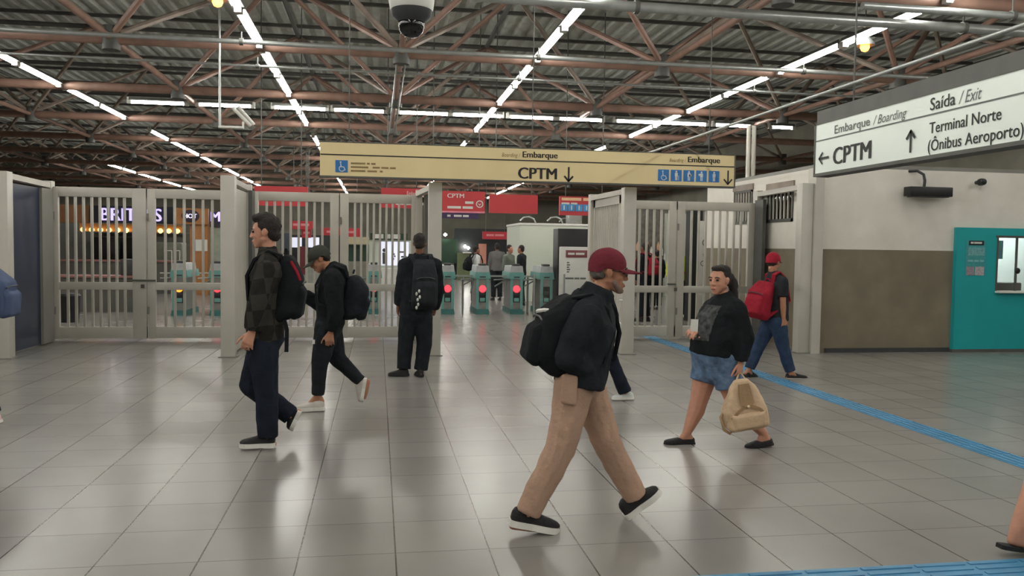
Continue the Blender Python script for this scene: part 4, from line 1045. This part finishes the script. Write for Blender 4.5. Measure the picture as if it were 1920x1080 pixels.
# ---- foreground man in maroon cap, walking right, stooping forward -------------------------------
Y = 4.56; n_, f_ = -.17, .17          # near (right) side, far (left) side
def PX(Y):
    return lambda x, y, dy=0: at(x, y, Y+dy)
p = PX(Y)
J = mkpose(p(1141, 511), (1, -.12, -.12), p(1112, 566), p(1090, 695), (1, -.05, 0),
    [p(1098, 597, n_), p(1122, 592, f_)], [p(1066, 668, n_-.04), p(1105, 664, f_+.05)], [p(1104, 694, n_+.03), p(1116, 684, f_-.02)],
    [p(1078, 718, -.08), p(1096, 716, .1)], [p(1053, 838, -.08), p(1137, 828, .1)], [p(988, 965, -.08), p(1192, 933, .1)],
    [p(962, 985, -.08), p(1181, 962, .1)], [p(1046, 995, -.08), p(1240, 920, .1)])
man = start(J, SKIN2, .0065, (p(1000, 998).x, Y, 0), 'person in maroon cap, black jacket and khaki trousers striding right in the foreground', k=1.02)
face_bits(J.H, man, 1.02)
cap(man, J.H, MAROON, 1.06)
hair(man, J.H, 1.02, [(-.055, 0, -.01, (.052, .075, .04))], m=mat('grey_hair', (96, 90, 84), .7, 0, .3, 60))
mb = MB(); mb.hull(sph(J.H.p(.075, 0, -.095), (.026, .032, .02), J.H.ax()), sph(J.H.p(.03, .05, -.05), .018), sph(J.H.p(.03, -.05, -.05), .018))
mb.remesh(.006, 2, .003, .02); mb.build('beard', mat('grey_stubble', (134, 112, 100), .9, 0, .25, 70), man, angle=180)
g = MB()
for s in (-1, 1):
    c = J.H.p(.1, .033*s, .008); g.tube([c+J.H.l*.024*math.cos(t*math.pi/6)+J.H.u*.018*math.sin(t*math.pi/6) for t in range(13)], .002, 5)
    g.tube([J.H.p(.1, .056*s, .012), J.H.p(.0, .083*s, .014)], .002, 5)
g.build('glasses', BLACKP, man)
JK = jacket(J, BLK, man, .009, 1.02, chest=(.215, .155), waist=(.21, .15), hem=(.215, .15), ht=1.2, slv=(.098, .084, .07), disp=.011, collar=.1, hood=True, colh=.085)
tr = trousers(J, KHAKI, man, .009, 1.02, waist=(.17, .12), hipr=(.185, .135), leg=(.118, .086, .074), hem=.98, disp=.009)
mb = MB(); mb.hull(*[sph(p(x, y, -.19), .016) for x, y in ((1058, 706), (1079, 708), (1056, 752), (1076, 756))]); mb.remesh(.008, 3); mb.build('cargo_pocket', KHAKI, tr, angle=180)
shoe(man, p(955, 984, -.08), p(1047, 1000, -.08), ZU, SHOEB, RUBW, 1.0, st=.036)
shoe(man, p(1176, 973, .1), p(1240, 923, .1), (-.6, 0, .8), SHOEB, RUBW, 1.0, st=.036)
MB().hull(sph(p(1164, 563, -.12), (.012, .006, .006))).build('zip_pull', RUBW, JK)
e = backpack('big black backpack on the back of the maroon cap man', p(1042, 622, -.0), p(1056, 556)-p(1018, 700), p(985, 640)-p(1060, 610), .36, .49, .24, BLK2, J, round_=.085)
mb = MB(); mb.ribbon([p(1006, 583, -.06), p(1020, 581, -.08), p(1034, 582, -.08)], (0, 1, .2), .03, .012); mb.build('reflective_tab', WHITEPL, e)

# ---- woman with beige bag, walking left ----------------------------------------------------------
Y = 6.36; p = PX(Y)
J = mkpose(p(1349, 527), (-.82, -.57, -.02), p(1360, 562), p(1345, 662), (-.93, -.36, 0),
    [p(1380, 583, -.15), p(1338, 580, .17)], [p(1394, 636, -.19), p(1322, 634, .2)], [p(1387, 678, -.19), p(1306, 622, .02)],
    [p(1326, 690, .08), p(1360, 696, -.08)], [p(1311, 750, .08), p(1382, 762, -.1)], [p(1287, 813, .08), p(1432, 813, -.1)],
    [p(1297, 825, .08), p(1441, 826, -.1)], [p(1250, 828, .08), p(1402, 837, -.1)])
wom = start(J, SKIN, .0065, (p(1300, 835).x, Y, 0), 'person with dark ponytail, black sweater and denim shorts walking left with beige bag', k=.97, bulk=1.32, chub=1.2,
    hands=[((-.05, -.1, -1), (-.6, .8, 0), (-.8, -.4, 0), .75), ((-.6, -.7, .1), (.2, .6, -.7), (.2, -.3, .9), .6)])
face_bits(J.H, wom, .97)
hair(wom, J.H, .97, [(-.03, 0, .05, (.094, .083, .092)), (-.065, 0, 0, (.05, .066, .06)), (.02, 0, .105, (.06, .06, .03)), (-.115, .03, .02, (.045, .042, .045)), (-.135, .05, -.045, (.046, .04, .08)), (-.14, .06, -.12, (.036, .034, .085)), (-.03, 0, .09, (.085, .076, .05))], m=HAIRM, disp=.004)
sw = jacket(J, BLK2, wom, .009, .97, chest=(.205, .175), waist=(.225, .21), hem=(.225, .2), ht=1.04, slv=(.098, .086, .066), cuff=.96, disp=.009, name='sweater', collar=.08, belly=.03, shift=.02)
q0 = lerp(J.neck, J.pel, .42); bm = bmesh.new(); bm.from_mesh(sw.data); off = wom.location
dl = [f for f in bm.faces if not (f.normal.dot(J.Fp) > .72 and abs((f.calc_center_median()+off-q0).dot(J.R)) < .1 and abs((f.calc_center_median()+off-q0).z) < .14)]
bmesh.ops.delete(bm, geom=dl, context='FACES'); bm.normal_update()
for v in bm.verts: v.co += v.normal*.003
me = bpy.data.meshes.new('grey_print'); bm.to_mesh(me); bm.free()
GP = mat('faded_grey_print', (62, 64, 64), .95, 0, .75, 26); me.materials.append(GP)
po = bpy.data.objects.new('grey_print', me); COL.objects.link(po); po.parent = sw
so = trousers(J, DENIM, wom, .008, .97, waist=(.215, .185), hipr=(.23, .205), leg=(.128, .118, .1), name='denim_shorts', shorts=.42, disp=.006)
shoe(wom, p(1301, 832, .08), p(1245, 833, .08), ZU, SHOEB, SHOEB, .9, .75, .018, low=True)
shoe(wom, p(1448, 833, -.1), p(1397, 842, -.1), (.15, 0, 1), SHOEB, SHOEB, .9, .75, .018, low=True)
# card she holds against her front
c = p(1302, 616, -.05)
e = empty('white_card', c, 'small white card held at the front of the black sweater', 'card')
q = Vector((-.35, -.93, 0)); r = ZU.cross(q)
MB().prism([c+r*.03+ZU*.075, c-r*.03+ZU*.075, c-r*.035-ZU*.07, c+r*.025-ZU*.07], q*.008).build('card', WHITEPL, e, smooth=False)
# beige bag
c = p(1396, 764, -.3); U = (p(1385, 704, -.24)-p(1399, 804, -.24)).normalized()
e = empty('bag', c, 'beige leather backpack carried by its handle in the walking woman\'s hand', 'bag')
B = Vector((-.1, -1, 0)); B = (B-U*B.dot(U)).normalized(); W = B.cross(U)
if W.x < 0: W = -W
Pq = lambda x, y, z: c+W*x+B*y+U*z
mb = MB(); mb.hull(*[sph(Pq(s*x, y, z), r) for s in (-1, 1) for x, y, z, r in ((.125, -.06, -.13, .04), (.125, .055, -.13, .04), (.13, -.05, -.02, .045), (.125, .045, -.02, .04), (.07, 0, .14, .045), (.035, 0, .2, .03))]); mb.remesh(.008, 5, .006, .08); mb.build('bag_body', SAND, e, angle=180)
mb = MB(); mb.hull(*[sph(Pq(s*x, y, z), .018) for s in (-1, 1) for x, y, z in ((.11, .085, -.135), (.12, .085, -.04), (.1, .105, -.125), (.105, .1, -.05))]); mb.remesh(.007, 4, .003); mb.build('front_pocket', SAND, e, angle=180)
mb = MB(); mb.prism([Pq(-.04, .052, .2), Pq(.04, .052, .2), Pq(.055, .078, .05), Pq(.0, .088, .015), Pq(-.055, .078, .05)], B*.012); mb.build('flap', SANDD, e, smooth=False)
for s in (-1, 1):
    mb = MB(); mb.ribbon([Pq(s*.02, .09, .03), Pq(s*.08, .1, -.0), Pq(s*.13, .09, -.05), Pq(s*.16, .03, -.09)], U, .022, .008); mb.build('trim_strap', SANDD, e)
MB().hull(sph(Pq(0, .1, .028), .013)).build('clasp', mat('pale_brass', (226, 206, 170), .3, .6), e)
hp = J.wr[0]+Vector((-.005, -.02, -.095))
for s in (-1, 1): MB().tube([Pq(s*.045, 0, .2), lerp(Pq(s*.04, 0, .2), hp, .6)+W*s*.01, hp+W*s*.012, hp+ZU*.006], .0065, 6).build('handle', SAND, e)
MB().tube([Pq(-.13, -.05, -.0), Pq(-.19, -.03, -.05), Pq(-.185, 0, -.15), Pq(-.15, .02, -.18), Pq(-.115, 0, -.15)], .013, 8).build('shoulder_strap', SANDD, e)
MB().tube([Pq(.13, -.05, .05), Pq(.17, -.03, -.05), Pq(.17, -.02, -.12), Pq(.13, -.02, -.15)], .01, 8).build('shoulder_strap', SANDD, e)

# ---- young man in plaid jacket, walking left ----------------------------------------------------
Y = 6.68; p = PX(Y)
J = mkpose(p(498, 437), (-1, .05, -.03), p(503, 477), p(497, 632), (-1, .02, 0),
    [p(503, 505, -.17), p(500, 503, .2)], [p(484, 570, -.22), p(490, 572, .24)], [p(473, 622, -.2), p(480, 620, .22)],
    [p(492, 648, -.09), p(494, 648, .1)], [p(500, 735, -.08), p(470, 722, .1)], [p(502, 822, -.07), p(548, 782, .1)],
    [p(513, 832, -.07), p(560, 772, .1)], [p(452, 834, -.07), p(545, 803, .1)])
ym = start(J, SKIN, .0065, (p(495, 838).x, Y, 0), 'person in dark plaid jacket with black backpack walking left near the gate post', k=1.06,
    hands=[((-.35, -.1, -.9), (.2, .9, -.1), (-.9, 0, -.3), .45), None])
face_bits(J.H, ym, 1.06)
hair(ym, J.H, 1.06, SHORT_HAIR+[(.025, 0, .11, (.075, .066, .04)), (.0, 0, .125, (.06, .055, .03))], disp=.008)
jk = jacket(J, PLAID, ym, .009, 1.06, chest=(.205, .15), waist=(.2, .15), hem=(.2, .145), ht=1.04, slv=(.1, .082, .066), disp=.01, collar=.075)
trousers(J, NAVY, ym, .009, 1.06, waist=(.17, .13), hipr=(.19, .15), leg=(.125, .092, .08), hem=.97, disp=.007)
shoe(ym, p(516, 837, -.07), p(449, 839, -.07), ZU, SHOEB, RUBW, 1.05, .9, .032)
shoe(ym, p(566, 772, .1), p(549, 808, .1), (-.6, 0, .3), SHOEB, RUBW, 1.05, .9, .032)
backpack('tall black backpack with red piping on the young man in plaid', p(541, 540, .0), (.16, 0, 1), (1, 0, -.2), .34, .55, .22, BLK2, J, round_=.07)
MB().ribbon([p(533, 600, -.14), p(538, 618, -.15), p(537, 660, -.15)], (1, .2, 0), .03, .006).build('hanging_strap', BLK2, bpy.data.objects['backpack.001'])
mb = MB(); mb.tube([p(545, 490, -.14), p(556, 508, -.14), p(563, 526, -.14)], .012, 8); mb.build('red_trim', REDC, bpy.data.objects['backpack.001'])

# ---- man looking down at a phone, walking left ---------------------------------------------------
Y = 8.15; p = PX(Y)
J = mkpose(p(600, 487), (-.86, -.05, -.52), p(626, 507), p(620, 600), (-1, 0, 0),
    [p(624, 522, -.18), p(622, 521, .18)], [p(630, 585, -.22), p(606, 574, .22)], [p(620, 622, -.2), p(568, 552, .2)],
    [p(612, 618, -.09), p(620, 618, .1)], [p(600, 683, -.08), p(632, 672, .1)], [p(596, 742, -.08), p(678, 716, .1)],
    [p(604, 752, -.08), p(690, 715, .1)], [p(556, 764, -.08), p(683, 752, .1)], hup=(-.5, 0, .85))
m2 = start(J, SKIN2, .008, (p(595, 770).x, Y, 0), 'person in grey cap and black hoodie looking down at phone while walking left',
    hands=[((-.1, -.1, -1), (.1, .9, 0), (-1, 0, 0), .5), ((-.9, -.1, .3), (.3, -.2, .9), (0, -.9, .2), .6)])
face_bits(J.H, m2); cap(m2, J.H, OLIVE, 1.05, drop=.01); hair(m2, J.H, 1, [(-.055, 0, -.005, (.05, .074, .05))])
jacket(J, BLK2, m2, .01, 1, chest=(.2, .15), waist=(.195, .145), hem=(.185, .135), ht=1.06, slv=(.095, .08, .062), disp=.009, name='hoodie', collar=.085, hood=True)
t2 = trousers(J, BLK, m2, .01, 1, waist=(.17, .13), hipr=(.185, .14), leg=(.12, .084, .06), hem=.97, disp=.008, name='track_pants')
MB().box(p(588, 641, -.22)-Vector((.012, .004, .02)), p(588, 641, -.22)+Vector((.012, .004, .02))).build('logo_patch', WHITEPL, t2)
shoe(m2, p(608, 769, -.08), p(556, 771, -.08), ZU, SHOEG, RUBW, 1, .95, .034)
shoe(m2, p(688, 710, .1), p(681, 754, .1), (-1, 0, .1), SHOEG, RUBW, 1, .95, .034)
backpack('round black backpack on the man looking down at his phone', p(665, 557, 0), (.28, 0, 1), (1, 0, -.25), .34, .46, .25, BLK, J, round_=.09)
c = p(549, 543, .2)
e = empty('phone', c, 'dark phone held out by the man in the grey cap', 'phone')
MB().box(c-Vector((.04, .036, .005)), c+Vector((.04, .036, .005)), .003, Matrix.Rotation(.5, 3, 'Y')).build('phone_body', BLACKP, e)

# ---- standing man seen from behind -------------------------------------------------------------
Y = 10.15; p = PX(Y)
J = mkpose(p(787, 458), (.1, 1, -.1), p(787, 484), p(780, 588), (-.1, 1, 0),
    [p(760, 497), p(815, 497)], [p(752, 543, .02), p(822, 545, .05)], [p(747, 574, .06), p(815, 580, .2)],
    [p(766, 596), p(794, 596)], [p(760, 645, .02), p(796, 645, .02)], [p(757, 692), p(789, 694)],
    [p(762, 701, -.04), p(789, 702, -.08)], [p(730, 701, .08), p(787, 700, .18)])
sm = start(J, SKIN3, .009, (p(770, 705).x, Y, 0), 'person in black standing with back turned beside the white post', k=.98,
    hands=[((-.1, .25, -1), (.9, .2, 0), (.1, 1, 0), .4), None])
hair(sm, J.H, .98, SHORT_HAIR+[(0, 0, .06, (.09, .08, .085))]); face_bits(J.H, sm)
jacket(J, BLK, sm, .011, 1, chest=(.2, .14), waist=(.2, .14), hem=(.2, .14), ht=1.02, slv=(.095, .078, .06), disp=.01, collar=.08)
trousers(J, BLK, sm, .011, 1, waist=(.17, .13), hipr=(.19, .15), leg=(.12, .098, .085), hem=.99, disp=.008)
shoe(sm, p(766, 705, -.04), p(728, 706, .06), ZU, SHOEB, SHOEB, 1, .9)
shoe(sm, p(790, 706, -.1), p(782, 704, .16), ZU, SHOEB, SHOEB, 1, .9)
e = backpack('flat black backpack with white marks on the standing man', p(796, 533, -.24), (0, 0, 1), (.1, -1, 0), .31, .62, .2, CHAR, J, round_=.06)
for x, y in ((781, 551), (786, 546), (783, 562), (787, 557), (784, 571), (781, 577)):
    MB().hull(sph(p(x, y, -.4), (.014, .02, .022))).build('white_mark', WHITEPL, e)

# ---- man in red cap with red backpack, walking away right -----------------------------------------
Y = 9.7; p = PX(Y)
J = mkpose(p(1450, 493), (.8, .6, -.08), p(1450, 516), p(1452, 595), (.85, .45, 0),
    [p(1466, 530, -.17), p(1446, 528, .18)], [p(1468, 566, -.2), p(1450, 570, .2)], [p(1469, 596, -.18), p(1458, 598, .2)],
    [p(1458, 604, -.08), p(1446, 604, .09)], [p(1468, 650, -.06), p(1424, 645, .08)], [p(1482, 697, -.06), p(1405, 692, .08)],
    [p(1477, 707, -.06), p(1398, 700, .08)], [p(1511, 708, -.02), p(1418, 708, .1)])
rm = start(J, SKIN2, .009, (p(1455, 712).x, Y, 0), 'person in red cap, dark T-shirt and blue jeans walking right past the gate', k=.97,
    hands=[((.1, 0, -1), (-.3, .9, 0), (.9, .3, 0), .45), None])
face_bits(J.H, rm); cap(rm, J.H, REDC, 1.02); hair(rm, J.H, .97, [(-.05, 0, -.0, (.052, .075, .05))])
jacket(J, CHAR, rm, .011, .97, chest=(.195, .14), waist=(.185, .14), hem=(.185, .14), ht=1.08, slv=(.085, .07, .06), short=.75, disp=.007, name='t_shirt', collar=.07)
trousers(J, JEANS, rm, .011, .97, waist=(.165, .125), hipr=(.18, .14), leg=(.115, .08, .068), hem=.98, disp=.007, name='jeans')
shoe(rm, p(1474, 712, -.06), p(1513, 712, -.0), ZU, SHOEB, SHOEG, 1, .9)
shoe(rm, p(1396, 705, .08), p(1419, 711, .12), (-.2, 0, 1), SHOEB, SHOEB, 1, .9)
backpack('red backpack on the man in the red cap', p(1425, 561, -.06), (.22, 0, 1), (-.9, -.42, -.15), .32, .5, .22, REDC, J, round_=.07)

# ---- person mostly hidden behind the maroon cap man ------------------------------------------------
Y = 8.42; p = PX(Y)
J = mkpose(p(1122, 512), (-1, 0, -.1), p(1130, 534), p(1126, 622), (-1, 0, 0),
    [p(1134, 548, -.16), p(1132, 548, .16)], [p(1148, 590, -.18), p(1126, 592, .18)], [p(1150, 625, -.18), p(1110, 625, .16)],
    [p(1128, 632, -.07), p(1124, 632, .08)], [p(1150, 682, -.05), p(1085, 672, .08)], [p(1172, 736, -.05), p(1052, 708, .08)],
    [p(1180, 742, -.05), p(1058, 714, .08)], [p(1150, 744, -.05), p(1040, 712, .08)])
hm = start(J, SKIN2, .01, (p(1140, 748).x, Y, 0), 'person in navy trousers and white shoes hidden behind the maroon cap man', k=.85, feet=True)
hair(hm, J.H, .85, SHORT_HAIR); face_bits(J.H, hm, .85)
jk = jacket(J, BLK, hm, .012, .85, chest=(.17, .13), waist=(.17, .13), hem=(.17, .13), ht=1.05, slv=(.08, .07, .055), disp=.006)
trousers(J, NAVY, hm, .012, .85, waist=(.14, .11), hipr=(.16, .12), leg=(.1, .07, .075), hem=.99, disp=.006)
shoe(hm, p(1187, 748, -.05), p(1147, 749, -.05), ZU, WHITEC, RUBW, .85, .8)
shoe(hm, p(1060, 716, .08), p(1036, 711, .08), (.2, 0, 1), WHITEC, RUBW, .85, .8)
c = p(1157, 616, -.22); e = empty('white_bag', c, 'small white bag seen past the edge of the maroon cap man\'s jacket', 'bag')
mb = MB(); mb.hull(*[sph(c+Vector((x, y, z)), .016) for x, y, z in ((-.03, 0, -.07), (.02, 0, -.07), (-.015, .02, -.07), (.03, 0, .05), (0, .02, .07))]); mb.remesh(.007, 3); mb.build('bag_body', WHITEC, e, angle=180)

# ---- person leaving at the right edge (only heel and calf in view) ---------------------------------
Y = 3.86; p = PX(Y)
J = mkpose(p(2060, 478), (1, 0, 0), p(2050, 545), p(2040, 740), (1, 0, 0),
    [p(2050, 570, -.18), p(2050, 570, .18)], [p(2030, 680, -.2), p(2070, 680, .2)], [p(2050, 780, -.2), p(2090, 760, .2)],
    [p(2040, 760, -.13), p(2040, 760, .03)], [p(2100, 880, -.2), p(1964, 866, -.02)], [p(2140, 1030, -.2), p(1906, 992, -.02)],
    [p(2130, 1060, -.2), p(1897, 1014, -.02)], [p(2220, 1065, -.2), p(1975, 1034, -.02)])
em = start(J, SKIN, .008, (p(1990, 1060).x, Y, 0), 'person at the right edge with bare calf and black flip-flop', k=1)
hair(em, J.H, 1, SHORT_HAIR); face_bits(J.H, em)
jacket(J, GREYC, em, .012, 1, short=.8, name='t_shirt', collar=.07); trousers(J, NAVY, em, .012, 1, name='shorts', shorts=.85, leg=(.11, .1, .09))
for a, b2 in (((1872, 1027, -.02), (1985, 1042, -.02)), ((2120, 1080, -.2), (2225, 1084, -.2))):
    A, Bq = p(*a), p(*b2); d = (Bq-A).normalized(); l = Vector((0, 1, 0)); u = l.cross(d) if l.cross(d).z < 0 else d.cross(l); u = Vector((-d.z, 0, d.x))
    L = (Bq-A).length; mb = MB()
    mb.prism([A+d*L*t+l*w_ for t, w_, _ in ST]+[A+d*L*t-l*w_ for t, w_, _ in ST[::-1]], u*.022); fo = mb.build('flip_flop', SHOEB, em, smooth=False)
    for s in (-1, 1): MB().tube([A+d*L*.45+l*s*.045+u*.02, A+d*L*.6+l*s*.03+u*.06, A+d*L*.8+u*.03], .007, 6).build('thong', SHOEB, fo)

# ---- person leaving at the left edge (only backpack in view) ---------------------------------------
Y = 7.7; p = PX(Y)
J = mkpose(p(-62, 470), (-1, 0, 0), p(-55, 498), p(-58, 628), (-1, 0, 0),
    [p(-55, 520, -.17), p(-55, 520, .17)], [p(-50, 580, -.2), p(-60, 580, .2)], [p(-70, 630, -.2), p(-80, 620, .2)],
    [p(-58, 640, -.09), p(-58, 640, .09)], [p(-85, 705, -.09), p(-40, 710, .09)], [p(-100, 785, -.09), p(-14, 778, .09)],
    [p(-94, 790, -.09), p(-4, 786, .09)], [p(-140, 794, -.09), p(-40, 797, .09)])
lm = start(J, SKIN2, .011, (p(-60, 798).x, Y, 0), 'person at the left edge walking out of view with blue backpack', k=.95)
hair(lm, J.H, .95, SHORT_HAIR); face_bits(J.H, lm, .95)
jacket(J, CHAR, lm, .013, .95, slv=(.085, .07, .055)); trousers(J, NAVY, lm, .013, .95)
shoe(lm, p(-90, 797, -.09), p(-145, 798, -.09), ZU, WHITEC, RUBW); shoe(lm, p(3, 792, .09), p(-42, 802, .09), (-.1, 0, 1), mat('pink_white_shoe', (206, 170, 166), .6), RUBW)
backpack('blue grey backpack cut off by the left edge', p(-12, 548, 0), (.05, 0, 1), (1, 0, -.1), .34, .5, .3, mat('slate_blue_cloth', (66, 80, 112), .8, 0, .15, 8), J, round_=.08)

# ---- people far beyond the gates ------------------------------------------------------------------
def far_person(x, Y, h, ang, top, bot, skin, label, armout=0, bag=None, head_c=None, vest=None, long=False, hairm=None, short=None):
    """standing person, feet on the floor at pixel column x and depth Y"""
    k = h/1.75; c = at(x, 560, Y); b = Vector((c.x, Y, 0)); F = Vector((math.cos(ang), math.sin(ang), 0)); R = F.cross(ZU)
    P = lambda f, r, z: b+F*f*k+R*r*k+ZU*z*k
    J = mkpose(P(.03, 0, 1.62), F, P(0, 0, 1.46), P(0, 0, .95), F, [P(0, .18, 1.41), P(0, -.18, 1.41)], [P(-.02+armout*.1, .23, 1.14), P(0, -.23, 1.14)],
        [P(.05+armout*.2, .22, .92+armout*.2), P(.05, -.22, .9)], [P(0, .09, .9), P(0, -.09, .9)], [P(.03, .1, .5), P(.0, -.1, .5)], [P(-.02, .1, .09), P(-.02, -.1, .09)],
        [P(-.06, .1, .04), P(-.06, -.1, .04)], [P(.2, .12, .03), P(.2, -.12, .03)])
    o = start(J, skin, .016*k, b, label, k=k)
    hair(o, J.H, k, SHORT_HAIR, .014, m=hairm, disp=.002)
    sh = jacket(J, top, o, .018*k, k, chest=(.19*k, .13*k), waist=(.18*k, .13*k), hem=(.19*k, .14*k), ht=1.6 if long else 1.1, slv=(.08*k, .066*k, .055*k), disp=.004, name='dress' if long else 'shirt', collar=.068*k, short=short)
    trousers(J, bot, o, .018*k, k, leg=(.11*k, .085*k, .075*k), disp=.003)
    for i in (0, 1): shoe(o, J.heel[i]-F*.02-ZU*.04*k, J.toe[i]+F*.02-ZU*.03*k, ZU, SHOEB, SHOEB, k)
    if bag: backpack(bag[0], lerp(J.neck, J.pel, .45)-F*.24*k, (0, 0, 1), -F, .3, .42, .18, bag[1], J, voxel=.02)
    return o, J
far_person(891, 22.5, 1.62, 0.3, WHITEC, GREYC, SKIN2, 'person in white shirt just behind the middle turnstile', bag=('small black backpack on the person in the white shirt', BLK2))
far_person(931, 24.5, 1.72, 1.6, mat('mid_grey_shirt', (98, 96, 96), .9), BLK, SKIN3, 'person seen from behind in grey shirt and black trousers beyond the turnstiles')
far_person(953, 21.6, 1.66, -.7, mat('grey_green_cloth', (112, 120, 108), .9), GREYC, SKIN, 'person in long grey green dress facing the camera beyond the turnstiles', long=True)
far_person(977, 22.4, 1.66, 2.6, CHAR, GREYC, SKIN2, 'person in dark T-shirt beside the white kiosk wall', armout=.3, short=.8)
far_person(1208, 17.6, 1.74, 2.2, BLK, BLK, SKIN3, 'person in black behind the gate beside the maroon cap visor', bag=('red bag on the person in black behind the gate', REDC))
far_person(1230, 21.0, 1.58, 1.7, BLK2, BLK2, SKIN2, 'person in black clothes behind the second and third gate bars', short=None)
HIVIS = mat('yellow_hi_vis', (206, 224, 42), .7, 0, .06, 6)
o, J = far_person(1270, 18.2, 1.7, -2.0, HIVIS, BLK, SKIN3, 'person in yellow high-visibility vest behind the gate centre post', armout=.4)
mb = MB(); c1 = lerp(J.neck, J.pel, .7); mb.hull(ring(c1+ZU*.025, J.R*.205, J.Fp*.155), ring(c1-ZU*.025, J.R*.205, J.Fp*.155)); mb.build('orange_band', mat('orange_band', (220, 120, 60), .6), o)
